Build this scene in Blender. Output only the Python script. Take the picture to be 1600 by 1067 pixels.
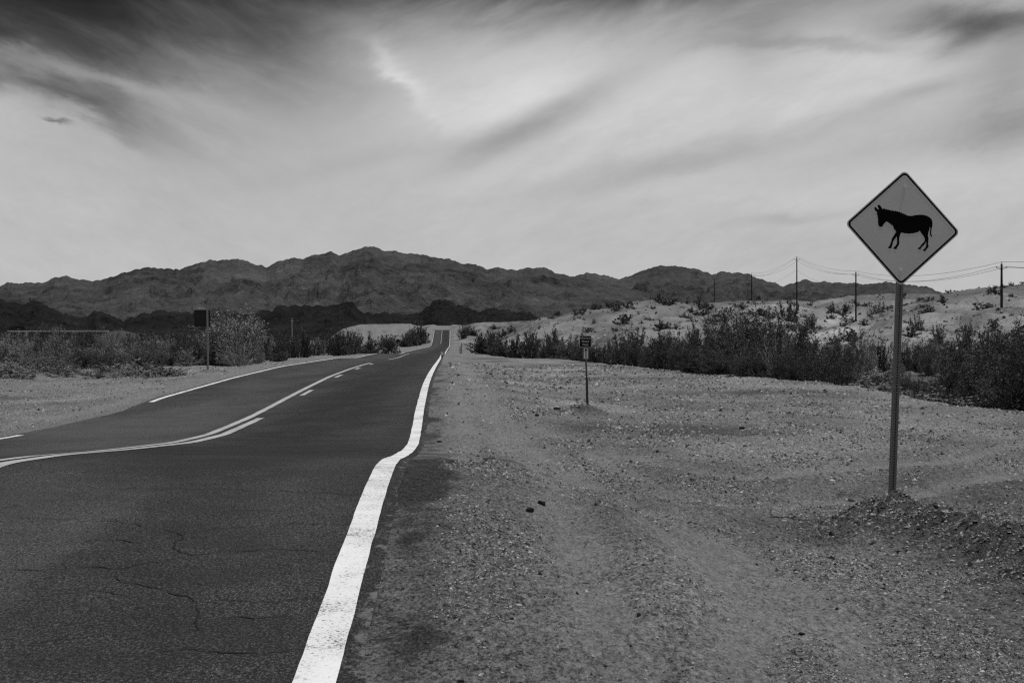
import bpy, bmesh, math, random
import numpy as np
from mathutils import Vector, Matrix
from mathutils.geometry import tessellate_polygon
for o in list(bpy.data.objects): bpy.data.objects.remove(o)
sc = bpy.context.scene
COL = sc.collection
# ------------------------------------------------------------------ camera
F = 2400.0            # focal length in photo pixels (photo 1600 wide)
K = F / 1700.0        # distances below were measured for 1700 and scaled
HOR = 515.0
CZ = 1.5
cam = bpy.data.cameras.new('camera'); co = bpy.data.objects.new('camera', cam); COL.objects.link(co)
co.location = (0, 0, CZ); co.rotation_euler = (math.radians(90), 0, 0)
cam.sensor_width = 36; cam.lens = F / 1600 * 36
cam.shift_y = -(533.5 - HOR) / 1600.0
cam.clip_start = 0.1; cam.clip_end = 60000
sc.camera = co
# ------------------------------------------------------------------ light
SUN_DIR = Vector((0.24, 0.10, 1.0)).normalized()     # towards the sun: high, a little beyond the signs
elev = math.asin(SUN_DIR.z)
sun = bpy.data.lights.new('sun', 'SUN'); sun.energy = 3.0; sun.angle = math.radians(0.5); sun.color = (1, 1, 1)
so = bpy.data.objects.new('sun', sun); COL.objects.link(so)
so.rotation_euler = SUN_DIR.to_track_quat('Z', 'Y').to_euler()
sc.view_settings.view_transform = 'Standard'; sc.view_settings.look = 'None'
sc.view_settings.exposure = 0.0; sc.view_settings.gamma = 1.0; sc.view_settings.use_curve_mapping = False
sc.cycles.use_denoising = False
sc.cycles.max_bounces = 4; sc.cycles.diffuse_bounces = 3
sc.cycles.pixel_filter_type = 'BLACKMAN_HARRIS'; sc.cycles.filter_width = 1.3
# sky: black and white film behind a red filter: clear sky dark overhead, thin cirrus over it
w = bpy.data.worlds.new('World'); sc.world = w; w.use_nodes = True
nt = w.node_tree; nt.nodes.clear()
def N(nt, t, **kw):
    n = nt.nodes.new(t)
    for k, v in kw.items():
        if k.startswith('i_'): n.inputs[k[2:].replace('_', ' ')].default_value = v
        else: setattr(n, k, v)
    return n
def mth(nt, op, a, b=None, c=None, clamp=False):
    n = nt.nodes.new('ShaderNodeMath'); n.operation = op; n.use_clamp = clamp
    for i, v in enumerate((a, b, c)):
        if v is None: continue
        if isinstance(v, (int, float)): n.inputs[i].default_value = v
        else: nt.links.new(v, n.inputs[i])
    return n.outputs[0]
def ramp(nt, src, pts, interp='LINEAR'):
    n = nt.nodes.new('ShaderNodeValToRGB'); n.color_ramp.interpolation = interp
    el = n.color_ramp.elements
    while len(el) < len(pts): el.new(0.5)
    for e, (p, v) in zip(el, pts): e.position = p; e.color = (v, v, v, 1)
    nt.links.new(src, n.inputs[0]); return n.outputs[0]
def mixv(nt, fac, a, b):
    n = nt.nodes.new('ShaderNodeMix'); n.data_type = 'FLOAT'
    for s, v in ((n.inputs[0], fac), (n.inputs[2], a), (n.inputs[3], b)):
        if isinstance(v, (int, float)): s.default_value = v
        else: nt.links.new(v, s)
    return n.outputs[0]
sky = N(nt, 'ShaderNodeTexSky', sky_type='NISHITA', sun_disc=False)
sky.sun_elevation = elev; sky.sun_rotation = math.atan2(SUN_DIR.x, SUN_DIR.y)
sep = N(nt, 'ShaderNodeSeparateColor'); nt.links.new(sky.outputs[0], sep.inputs[0])
clear = mth(nt, 'MULTIPLY', sep.outputs[0], 0.42)
tc = N(nt, 'ShaderNodeTexCoord')
sx = N(nt, 'ShaderNodeSeparateXYZ'); nt.links.new(tc.outputs['Generated'], sx.inputs[0])
dx, dy, dz = sx.outputs
ay = mth(nt, 'MAXIMUM', mth(nt, 'ABSOLUTE', dy), 0.15)
az = mth(nt, 'DIVIDE', dx, ay); el_ = mth(nt, 'DIVIDE', dz, ay)      # az: -.33...33, el: 0...215 in the photo
# cloud sheet coordinates (a layer overhead seen in perspective, softened near the horizon)
den = mth(nt, 'ADD', mth(nt, 'MAXIMUM', dz, 0.0), 0.26)
px = mth(nt, 'DIVIDE', dx, den); py = mth(nt, 'DIVIDE', dy, den)
cv = N(nt, 'ShaderNodeCombineXYZ'); nt.links.new(az, cv.inputs[0]); nt.links.new(el_, cv.inputs[1]); nt.links.new(mth(nt, 'SIGN', dy), cv.inputs[2])
def sheet_noise(scale, rot, stretch, det, dist, off=0.0, rough=0.5):
    m = N(nt, 'ShaderNodeMapping', vector_type='TEXTURE'); m.inputs['Rotation'].default_value = (0, 0, math.radians(rot))
    m.inputs['Scale'].default_value = (stretch / scale, 1 / scale, 1); m.inputs['Location'].default_value = (off, off * 1.7, off * .3)
    nt.links.new(cv.outputs[0], m.inputs[0])
    n = N(nt, 'ShaderNodeTexNoise'); n.inputs['Scale'].default_value = 1; n.inputs['Detail'].default_value = det
    n.inputs['Roughness'].default_value = rough; n.inputs['Distortion'].default_value = dist
    nt.links.new(m.outputs[0], n.inputs['Vector']); return n.outputs[0]
lr = mth(nt, 'DIVIDE', mth(nt, 'ADD', az, 0.20), 0.16, clamp=True)       # the wisps fan out: falling to the right on the left, rising on the right
def fan(scale, ra, rb, stretch, det, dist, off, rough=.5):
    return mixv(nt, lr, sheet_noise(scale, ra, stretch, det, dist, off, rough), sheet_noise(scale, rb, stretch, det, dist, off + 3, rough))
n1 = fan(9, -18, 20, 2.6, 5, 0.3, 3.1)
n2 = fan(20, -26, 17, 3.4, 6, 0.4, 7.7, 0.55)
n3 = fan(52, -22, 24, 3.0, 6, 0.6, 1.3, 0.6)
nn = mth(nt, 'ADD', mth(nt, 'MULTIPLY', n1, 0.50), mth(nt, 'ADD', mth(nt, 'MULTIPLY', n2, 0.34), mth(nt, 'MULTIPLY', n3, 0.16)))
nn = mth(nt, 'SUBTRACT', nn, 0.5)
def gap(pxx, pyy, sx_, sy_, rot, amp):
    """an opening (or, negative, a bank) in the cirrus sheet at a heading and elevation; warped by the noise"""
    a0 = (pxx - 800) / F; e0 = (HOR - pyy) / F; r = math.radians(rot); c, s = math.cos(r), math.sin(r)
    wa = mth(nt, 'ADD', mth(nt, 'SUBTRACT', az, a0), mth(nt, 'MULTIPLY', nn, 0.16))
    we = mth(nt, 'ADD', mth(nt, 'SUBTRACT', el_, e0), mth(nt, 'MULTIPLY', nn, 0.10))
    u = mth(nt, 'DIVIDE', mth(nt, 'ADD', mth(nt, 'MULTIPLY', wa, c), mth(nt, 'MULTIPLY', we, s)), sx_ / F)
    v = mth(nt, 'DIVIDE', mth(nt, 'SUBTRACT', mth(nt, 'MULTIPLY', we, c), mth(nt, 'MULTIPLY', wa, s)), sy_ / F)
    d = mth(nt, 'ADD', mth(nt, 'MULTIPLY', u, u), mth(nt, 'MULTIPLY', v, v))
    g = mth(nt, 'POWER', 2.718, mth(nt, 'MULTIPLY', d, -1.0))
    return mth(nt, 'MULTIPLY', g, amp)
gaps = [(-60, -40, 420, 95, -8, 1.2), (0, 20, 240, 70, -6, .45), (30, 80, 200, 24, -14, 0.45), (0, 150, 210, 34, -18, 0.5), (60, 185, 120, 16, -30, 0.25), (640, -50, 600, 85, 0, 1.0), (420, 30, 90, 120, -35, 0.22), (250, 70, 280, 70, -12, 0.35), (1050, -25, 160, 40, 0, 0.22),
        (1560, 20, 150, 24, 8, 0.42), (1510, 62, 60, 16, 28, 0.26), (1600, 95, 110, 70, 20, 0.22), (1620, 180, 110, 50, 15, 0.20), (1560, 10, 300, 50, 0, .2),
        (880, 165, 170, 26, 27, 0.20), (800, 215, 120, 24, 22, .12), (1180, 62, 80, 60, 40, 0.13), (1290, 72, 120, 12, -4, 0.14), (1130, 230, 360, 20, 12, 0.10),
        (1430, 145, 80, 12, 18, 0.14), (1020, 270, 200, 14, 15, 0.07), (1450, 210, 280, 34, 10, 0.12), (1230, 345, 100, 10, 10, 0.08),
        (600, 245, 300, 20, 14, 0.05), (300, 200, 340, 110, 0, 0.14), (28, 226, 16, 4, -12, 0.45),
        (840, 130, 230, 80, 40, -0.05), (610, 90, 90, 14, -35, -0.10), (640, 100, 80, 20, -35, -0.08)]
tot = None
for g in gaps:
    v = gap(*g); tot = v if tot is None else mth(nt, 'ADD', tot, v)
n4 = mth(nt, 'SUBTRACT', fan(110, -24, 16, 2.2, 6, 0.5, 9.9, 0.7), 0.5)
nf = mth(nt, 'SUBTRACT', fan(30, -24, 19, 3.0, 7, 0.5, 5.2, 0.62), 0.5)
tot = mth(nt, 'MULTIPLY', tot, mth(nt, 'ADD', 1.0, mth(nt, 'MULTIPLY', nf, 1.8)))
cover = mth(nt, 'MULTIPLY', mth(nt, 'POWER', 2.718, mth(nt, 'MULTIPLY', tot, -2.1)), mth(nt, 'ADD', 0.80, mth(nt, 'ADD', mth(nt, 'MULTIPLY', nn, 0.55), mth(nt, 'ADD', mth(nt, 'MULTIPLY', nf, 0.22), mth(nt, 'MULTIPLY', n4, 0.14)))))
# the sheet thins out overhead and behind
high = ramp(nt, dz, [(0.20, 0.0), (0.42, 0.75)])
cover = mth(nt, 'SUBTRACT', cover, high)
cover = ramp(nt, cover, [(0.0, 0.0), (1.0, 1.0)], 'LINEAR')
cl = ramp(nt, el_, [(0.0, 6.5), (0.06, 6.3), (0.14, 7.4), (0.25, 8.0)])
dark_clear = mth(nt, 'MINIMUM', mth(nt, 'MULTIPLY', clear, 0.25), 0.20)
lum = mixv(nt, cover, dark_clear, cl)
bg = N(nt, 'ShaderNodeBackground'); bg.inputs['Strength'].default_value = 0.1
ow = N(nt, 'ShaderNodeOutputWorld')
nt.links.new(lum, bg.inputs['Color']); nt.links.new(bg.outputs[0], ow.inputs[0])

# ------------------------------------------------------------------ noise in numpy
_rs = np.random.RandomState(7)
_perm = _rs.permutation(1024)
_ga = _rs.uniform(0, 2 * np.pi, 1024); _gx = np.cos(_ga); _gy = np.sin(_ga)
def perlin(x, y, seed=0):
    x = np.asarray(x, float); y = np.asarray(y, float)
    xi = np.floor(x).astype(np.int64); yi = np.floor(y).astype(np.int64)
    xf = x - xi; yf = y - yi
    u = xf * xf * xf * (xf * (xf * 6 - 15) + 10); v = yf * yf * yf * (yf * (yf * 6 - 15) + 10)
    def g(ix, iy, fx, fy):
        h = _perm[(_perm[(ix + seed * 131) & 1023] + iy) & 1023]
        return _gx[h] * fx + _gy[h] * fy
    a = g(xi, yi, xf, yf); b = g(xi + 1, yi, xf - 1, yf); c = g(xi, yi + 1, xf, yf - 1); d = g(xi + 1, yi + 1, xf - 1, yf - 1)
    return (a + (b - a) * u) * (1 - v) + (c + (d - c) * u) * v
def fbm(x, y, o=4, seed=0, gain=0.5):
    t = 0; amp = 1.0
    for i in range(o):
        t = t + amp * perlin(x * 2 ** i + i * 17.3, y * 2 ** i - i * 9.1, seed + i); amp *= gain
    return t
def ridged(x, y, o=5, seed=0, gain=0.5):
    t = 0; amp = 1.0; s = 0; wgt = 1.0
    for i in range(o):
        r = 1 - np.abs(perlin(x * 2 ** i + i * 17.3, y * 2 ** i - i * 9.1, seed + i)) * 1.9
        r = np.clip(r, 0, 1) ** 2 * wgt; wgt = np.clip(r * 1.6, 0.15, 1)
        t = t + amp * r; s += amp; amp *= gain
    return t / s
def sstep(a, b, x):
    t = np.clip((x - a) / (b - a), 0, 1); return t * t * (3 - 2 * t)
def tab(pairs, smooth=0.0, n=6000, hi=900.0):
    p = np.array(pairs, float)
    xs = np.linspace(math.log(1.0), math.log(hi), n)
    ys = np.interp(np.exp(xs), p[:, 0], p[:, 1])
    if smooth:
        k = max(1, int(smooth / (xs[1] - xs[0]))); ker = np.hanning(2 * k + 3); ker /= ker.sum()
        ys = np.convolve(np.pad(ys, k + 1, mode='edge'), ker, mode='valid')
    ex = np.exp(xs)
    return lambda y: np.interp(y, ex, ys)
# ------------------------------------------------------------------ terrain
far = [(85, -.72), (97, -.80), (112, -.95), (125, -1.5), (140, -2.0), (183, -2.25), (250, -3.0), (320, -3.8), (350, -4.1), (380, -4.2), (400, -3.7), (430, -1.2), (475, 3.35), (492, 3.9), (520, 3.9), (600, 2), (800, -2)]
zr = tab([(1, 0), (4.27, .11), (5.16, .15), (6.19, .235), (8.15, .325), (9.2, .335), (10.2, .28), (12.2, .08), (14.8, -.15), (17.1, -.31), (18.5, -.29), (19.7, -.23), (21.4, -.08), (26.9, .07), (30, .08), (36, .03), (45.8, -.12), (60, -.35)] + far, 0.06)
zc = tab([(1, 0), (4.27, .13), (6, .25), (9.1, .38), (10.5, .29), (12.7, .10), (15.9, -.15), (18.2, -.26), (22, -.28), (30.6, -.17), (37.3, -.11), (45.5, -.14), (54, -.22), (62, -.33)] + far, 0.06)
zl = tab([(1, 0), (4.27, .12), (6, .2), (9.1, .3), (12, 0), (17.4, -.25), (20, -.31), (24.5, -.34), (27, -.22), (36.5, -.12), (47, -.10), (70, -.35)] + far, 0.06)
zoR = tab([(1, 0), (6, -.04), (8, -.18), (10, -.30), (14, -.28), (20, -.25), (27, -.26), (40, -.3), (60, -.45), (80, -.6), (100, -.9), (140, -1.6), (183, -2.2), (250, -3), (350, -4.2), (600, -5), (900, -6)], 0.15)
zoL = tab([(1, 0), (8, 0), (15, -.25), (24, -.36), (36, -.33), (48, -.35), (60, -.6), (100, -1.2), (140, -1.7), (183, -2.2), (250, -3), (350, -4.2), (600, -5), (900, -6)], 0.15)
Pt = tab([(1, 697), (50, 697), (60, 697.5), (110, 699.5), (200, 702), (400, 705.2), (520, 705.4), (900, 706)], 0.1)
ROADW = 6.6
def xr(y17): return (Pt(np.maximum(y17, 1.0)) - 800) / 1700 * y17 - 0.52
def lerp(a, b, t): return a + (b - a) * t
edge_pts = np.array([(700, 539), (740, 541), (800, 553), (870, 556), (930, 563), (1000, 571), (1100, 583), (1200, 593), (1300, 601), (1400, 618), (1500, 640), (1600, 650), (1900, 690), (3000, 900)], float)
def edgeY(px):                       # where the graded sand ends on the right and the wash begins
    py = np.interp(px, edge_pts[:, 0], edge_pts[:, 1]); 
    return 1.82 * 1700 / (py - HOR)
HILLS = [  # skyline, ridge distance, foot distance, back slope, rough, seed
 dict(s=[(760, 540), (800, 520), (830, 502), (850, 496), (880, 492), (905, 485.5), (930, 483), (960, 481), (985, 475), (1010, 471.5), (1035, 470), (1060, 473), (1085, 478), (1100, 483), (1150, 489), (1220, 500), (1300, 520), (1340, 560)], yr=[(800, 215), (1300, 200)], yf=[(700, 150), (900, 112), (1300, 95)], back=.9, rough=.5, seed=3),
 dict(s=[(1000, 500), (1040, 480), (1080, 473), (1110, 473), (1170, 471), (1240, 469.5), (1271, 472), (1300, 466), (1347, 461), (1395, 459), (1450, 459.5), (1500, 459), (1600, 450), (1800, 430)], yr=[(1000, 340), (1600, 300)], yf=[(1000, 180), (1600, 200)], back=.5, rough=.6, seed=11),
 dict(s=[(1190, 570), (1220, 540), (1245, 527), (1271, 520), (1300, 512), (1341, 501), (1370, 492), (1395, 483), (1430, 472), (1460, 464), (1487, 459), (1544, 450), (1600, 444), (1700, 430), (2000, 400), (2600, 380)], yr=[(1200, 170), (1600, 190), (2600, 190)], yf=[(1200, 120), (1400, 88), (2600, 80)], back=.6, rough=.5, seed=23),
 dict(s=[(495, 545), (515, 528), (535, 514), (560, 507.5), (600, 506), (640, 505.5), (665, 507.5), (700, 508), (740, 505), (800, 502.5), (840, 500), (870, 498), (900, 500), (950, 506), (1000, 520)], yr=[(500, 450), (900, 470)], yf=[(500, 405), (640, 392), (900, 385)], back=.25, rough=.35, seed=31),
 dict(s=[(150, 531), (162, 521), (174, 518), (190, 517.5), (203, 519), (214, 523), (226, 531)], yr=[(0, 260), (400, 260)], yf=[(0, 235), (400, 235)], back=.6, rough=.3, seed=41),
]
MOUNDS = []     # x, y(world), height, radius-x, radius-y
def W(px, py, y17): return np.array([(px - 800) / 1700 * y17, K * y17, CZ + (HOR - py) / 1700 * y17])
def seg_d(X, Y, pts):
    d = np.full(np.shape(X), 1e9)
    for (ax, ay_), (bx, by) in zip(pts[:-1], pts[1:]):
        vx, vy = bx - ax, by - ay_; t = np.clip(((X - ax) * vx + (Y - ay_) * vy) / (vx * vx + vy * vy), 0, 1)
        d = np.minimum(d, np.hypot(X - ax - t * vx, Y - ay_ - t * vy))
    return d
def flat(px, py, z=-0.05):
    y17 = (CZ - z) * 1700 / (py - HOR); return ((px - 800) / 1700 * y17, K * y17)
# soft wheel tracks worn into the sand
TRACKS = [[flat(1000, 1150), flat(900, 900), flat(860, 760), flat(800, 690), flat(760, 640, -.2), flat(735, 590, -.2), flat(722, 570, -.3)],
          [flat(712, 770), flat(700, 740), flat(730, 680, -.1), flat(716, 620, -.2)],
          [flat(860, 740), flat(960, 775), flat(1090, 830), flat(1250, 930), flat(1400, 1100)],
          [flat(930, 690), flat(1040, 745), flat(1180, 757), flat(1390, 742), flat(1600, 705), flat(1900, 690)],
          [flat(820, 655, -.15), flat(980, 690), flat(1150, 715), flat(1380, 700), flat(1700, 660)],
          [flat(1450, 760), flat(1600, 830), flat(1750, 900)], [flat(1150, 1100), flat(1180, 950), flat(1000, 820), flat(880, 730), flat(800, 655,-.15)]]
TRACKS_L = [[flat(-200, 700, -.3), flat(60, 655, -.33), flat(190, 632, -.33), flat(330, 598, -.33), flat(450, 572, -.35)]]
MY = 14.27          # sign distance
BERM = [(MY / F * (1393 - 800), MY), (MY / F * (1393 - 800) + 0.10, 13.1), (3.62, 11.3), (3.45, 9.4), (3.5, 7.5)]
def gz(X, Y, micro=True, road_gap=True, attrs=False):
    X = np.asarray(X, float); Y = np.asarray(Y, float)
    y = np.maximum(Y / K, 0.5); px = 800 + X / y * 1700
    s = X - xr(y)                                      # 0 at the right edge line, -6.6 at the left one
    a, b, c = zl(y), zc(y), zr(y)
    road = np.where(s > -3.2, lerp(b, c, np.clip((s + 3.2) / 3.2, 0, 1.08)), lerp(b, a, np.clip((-3.2 - s) / 3.4, 0, 1.08)))
    dR = s - 0.3; dL = -(s + 6.9)
    wd = np.interp(y, [0, 30, 100, 300, 500], [3.0, 4, 7, 10, 12])
    offR = zoR(y); offL = zoL(y)
    # wash on the right
    eY = edgeY(px)
    wash = sstep(1.0, 1.14, y / eY) * sstep(745, 830, px) * (Y > 0)
    offR = offR - wash * 0.85 * (1 - sstep(120, 200, y))
    dist = np.maximum(dR, dL)
    wt = sstep(0.0, 1.0, dist / wd)
    off = np.where(s > -3.3, offR, offL)
    off = np.where(y > 850, -6 - (y - 850) * .001, off)
    hz = off.copy(); pale = np.zeros_like(off); hill_any = np.zeros_like(off)
    for h in HILLS:
        sk = np.array(h['s'], float)
        pyk = np.interp(px, sk[:, 0], sk[:, 1], left=640, right=640 if sk[-1, 0] < 1700 else sk[-1, 1])
        yr_ = np.interp(px, *zip(*h['yr'])); yf_ = np.interp(px, *zip(*h['yf']))
        ztop = CZ + (HOR - pyk) / 1700 * yr_
        t = (y - yf_) / (yr_ - yf_)
        n = fbm(X / 22, Y / 22, 5, h['seed']); g = ridged(X / 9 + n * .5, Y / 26, 4, h['seed'] + 5)
        tt = np.clip(t + n * .12 * 4 * np.clip(t * (1 - t), 0, .25), 0, 1)
        S = 1 - (1 - sstep(0, 1, tt * .5 + .0) / 0.5 ) if False else np.sin(tt * math.pi / 2) ** 1.35
        z1 = off + (ztop - off) * S
        amp = np.clip(ztop - off, 0, 12)
        z1 = z1 - (g * .34 + .10 * (n + .5)) * amp * h['rough'] * np.clip(4 * t * (1 - t), 0, 1) ** .8
        back = ztop - np.clip(t - 1, 0, 50) * h['back'] * np.clip(ztop - off, 0, 40) - .05 * np.clip(t - 1, 0, 3)
        z1 = np.where(t > 1, back, z1)
        z1 = np.where((t < 0) | (Y < 1), -99, z1)
        m = z1 > hz
        crs = np.where(m, sstep(.62, .98, t + n * .25) * (1 if h['seed'] in (3, 11, 23) else 0), 0) if h is HILLS[0] else np.where(m, sstep(.62, .98, t + n * .25) * (1 if h['seed'] in (3, 11, 23) else 0), crs)
        hill_any = np.where(m & (z1 - off > .12), np.clip((z1 - off) / .8, 0, 1), hill_any)
        hz = np.where(m, z1, hz)
    z = lerp(road, hz, wt)
    z = np.where(dist <= 0, road, z)
    # mounds
    mask = np.zeros_like(z)
    for (mx, my, mh, rx, ry) in MOUNDS:
        g = np.exp(-(((X - mx) / rx) ** 2 + ((Y - my) / ry) ** 2)); z = z + mh * g * (1 + .5 * fbm(X * 3, Y * 3, 3, 3)); mask = np.maximum(mask, g)
    near = (Y > 2) & (Y < 80)
    tr = np.zeros_like(z)
    if near.any():
        Xn, Yn = X[near], Y[near]
        d = seg_d(Xn, Yn, BERM); g = np.exp(-(d / .36) ** 2) * sstep(6.5, 9, Yn)
        z[near] += g * .15 * (1 + .9 * fbm(Xn * 2.5, Yn * 2.5, 4, 9)); mask[near] = np.maximum(mask[near], g)
        d2 = seg_d(Xn, Yn, [BERM[0], (MY / F * (1393 - 800) - .75, 13.2), (MY / F * (1393 - 800) - 1.0, 12.3)]); g = np.exp(-(d2 / .28) ** 2)
        z[near] += g * .05; mask[near] = np.maximum(mask[near], g * .6)
        for i, T in enumerate(TRACKS + TRACKS_L):
            d = seg_d(Xn, Yn, T) + .06 * fbm(Xn * 1.3, Yn * 1.3, 3, i)
            wv = .20 + .004 * Yn
            g = np.exp(-(d / wv) ** 2) * (.6 + .9 * (fbm(Xn * .5, Yn * .5, 2, 40 + i) + .35))
            g = np.clip(g, 0, 1); tr[near] = np.maximum(tr[near], g)
            z[near] += (-.045 * g + .022 * np.exp(-((d - 2 * wv) / (wv * .7)) ** 2)) * sstep(.2, 1.2, dist[near])
    if micro:
        mw = sstep(-.02, .5, dist)
        rockw = np.clip(mask + .8 * wash, 0, 1)
        mm = .045 * fbm(X / 1.6, Y / 1.6, 3, 51) + .030 * fbm(X / .30, Y / .36, 4, 61, .6) * (1 + 1.5 * rockw) + (.10 * fbm(X / 5, Y / 5, 3, 71)) * sstep(1, 6, dist)
        mm = mm + .30 * wash * np.abs(fbm(X / 2.0, Y / 2.0, 4, 75))
        mm = mm + hill_any * (.20 * fbm(X / 2.6, Y / 3.4, 4, 81, .6) + .45 * fbm(X / 9.0, Y / 9.0, 3, 85)) * sstep(.5, 1, wt)
        z = z + mm * mw * np.where(y > 600, 0, 1)
    if road_gap:
        inside = sstep(.10, .30, -dist)
        z = z - inside * (.06 + .0007 * Y) * (Y / K < 700)
    if attrs: return z, dict(s=s, dist=dist, wash=wash, hill=hill_any, mound=mask, track=tr, crest=crs, y=y, px=px)
    return z
def hitY(px, py, lo=3.0, hi=700.0):
    """distance along a photo ray to the ground"""
    ys = np.exp(np.linspace(math.log(lo), math.log(hi), 4000)); X = (px - 800) / 1700 * ys
    g = gz(X, ys * K, micro=False, road_gap=False); ray = CZ + (HOR - py) / 1700 * ys
    i = np.argmax(ray < g) if (ray < g).any() else len(ys) - 1
    return X[i], K * ys[i], g[i], ys[i]
sgx = MY / F * (1393 - 800)
MOUNDS += [(sgx, MY, .05, .40, .40), (sgx - .5, MY - .8, .05, .5, .7), (sgx - .05, 12.0, .05, .45, 1.1), (sgx - .1, 10.6, .05, .4, .9)]
tx, ty, _, _ = hitY(918, 636); mx_, my_, _, _ = hitY(915, 646); MOUNDS += [(tx, ty, .05, .30, .6), (mx_, my_ + .2, .20, .33, 1.0)]
lx, ly, _, _ = hitY(325, 580); MOUNDS += [(lx, ly, .05, .5, .5)]

# ------------------------------------------------------------------ mesh helpers
def mesh_np(name, V, Fq, nper, smooth=False):
    me = bpy.data.meshes.new(name); V = np.ascontiguousarray(V, np.float32); Fq = np.ascontiguousarray(Fq, np.int32)
    me.vertices.add(len(V)); me.vertices.foreach_set('co', V.ravel())
    n = len(Fq); me.loops.add(n * nper); me.loops.foreach_set('vertex_index', Fq.ravel())
    me.polygons.add(n); me.polygons.foreach_set('loop_start', np.arange(n, dtype=np.int32) * nper)
    me.polygons.foreach_set('use_smooth', np.full(n, smooth, bool))
    me.update(calc_edges=True); me.validate(); return me
def attr(me, name, vals):
    a = me.attributes.new(name, 'FLOAT', 'POINT'); a.data.foreach_set('value', np.ascontiguousarray(vals, np.float32).ravel())
def link(name, me, mat=None, parent=None, loc=None):
    o = bpy.data.objects.new(name, me); COL.objects.link(o)
    if mat: 
        if not len(me.materials): me.materials.append(mat)
    if parent: o.parent = parent
    if loc is not None: o.location = loc
    return o
def tag(o, label=None, cat=None, group=None, kind=None):
    if label: o['label'] = label
    if cat: o['category'] = cat
    if group: o['group'] = group
    if kind: o['kind'] = kind
    return o
def empty(name, loc=(0, 0, 0), rz=0, scale=None):
    o = bpy.data.objects.new(name, None); COL.objects.link(o); o.location = loc; o.rotation_euler = (0, 0, rz); o.empty_display_size = .2
    if scale is not None: o.scale = scale
    return o
def tubes(paths, sides=4):
    """paths: list of (points Nx3, radii N) -> V, quads"""
    Vs, Fs, off = [], [], 0
    ang = np.arange(sides) * 2 * np.pi / sides
    for P, R in paths:
        P = np.asarray(P, float); R = np.asarray(R, float); n = len(P)
        T = np.gradient(P, axis=0); T /= np.linalg.norm(T, axis=1)[:, None] + 1e-9
        ref = np.array([1., 0, 0]) if abs(T[0][0]) < .8 else np.array([0, 1., 0])
        A = np.cross(T, ref); A /= np.linalg.norm(A, axis=1)[:, None] + 1e-9; B = np.cross(T, A)
        ring = P[:, None] + R[:, None, None] * (A[:, None] * np.cos(ang)[None, :, None] + B[:, None] * np.sin(ang)[None, :, None])
        Vs.append(ring.reshape(-1, 3))
        i = np.arange(n - 1)[:, None] * sides; j = np.arange(sides)[None]; k = (j + 1) % sides
        Fs.append(np.stack([i + j, i + k, i + sides + k, i + sides + j], -1).reshape(-1, 4) + off); off += n * sides
    return np.concatenate(Vs), np.concatenate(Fs)
def box_bm(bm, cx, cy, cz, sx_, sy_, sz, bev=0):
    r = bmesh.ops.create_cube(bm, size=1.0, matrix=Matrix.Translation((cx, cy, cz)) @ Matrix.Diagonal((sx_, sy_, sz, 1)))
    if bev: bmesh.ops.bevel(bm, geom=list({e for v in r['verts'] for e in v.link_edges}), offset=bev, segments=2, affect='EDGES')
def bm_obj(name, bm, mat, parent=None, loc=None):
    me = bpy.data.meshes.new(name); bm.to_mesh(me); bm.free(); return link(name, me, mat, parent, loc)
# ------------------------------------------------------------------ materials (all neutral: a black and white picture)
def new_mat(name, rough=0.9, spec=0.2):
    m = bpy.data.materials.new(name); m.use_nodes = True; t = m.node_tree
    b = t.nodes['Principled BSDF']; b.inputs['Roughness'].default_value = rough; b.inputs['Specular IOR Level'].default_value = spec
    return m, t, b
def nz(t, scale, det=4, rough=.55, vec=None, dist=0.0, kind='noise'):
    if kind == 'noise':
        n = t.nodes.new('ShaderNodeTexNoise'); n.inputs['Detail'].default_value = det; n.inputs['Roughness'].default_value = rough; n.inputs['Distortion'].default_value = dist
    else:
        n = t.nodes.new('ShaderNodeTexVoronoi')
    n.inputs['Scale'].default_value = scale
    if vec is None:
        tc = t.nodes.new('ShaderNodeTexCoord'); vec = tc.outputs['Object']
    t.links.new(vec, n.inputs['Vector']); return n
def at(t, name):
    n = t.nodes.new('ShaderNodeAttribute'); n.attribute_name = name; return n.outputs['Fac']
def simple(name, v, var=.25, scale=6, rough=.85, spec=.2, bump=0.0, metal=0.0, each=0):
    m, t, b = new_mat(name, rough, spec); b.inputs['Metallic'].default_value = metal
    n = nz(t, scale, 6, .6)
    r = ramp(t, n.outputs[0], [(.3, v * (1 - var)), (.7, v * (1 + var))])
    if each:
        oi = t.nodes.new('ShaderNodeObjectInfo'); r = mth(t, 'MULTIPLY', r, mth(t, 'ADD', 1 - each / 2, mth(t, 'MULTIPLY', oi.outputs['Random'], each)))
    t.links.new(r, b.inputs['Base Color'])
    if bump:
        bp = t.nodes.new('ShaderNodeBump'); bp.inputs['Strength'].default_value = bump; bp.inputs['Distance'].default_value = .02
        t.links.new(n.outputs[0], bp.inputs['Height']); t.links.new(bp.outputs[0], b.inputs['Normal'])
    return m
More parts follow.
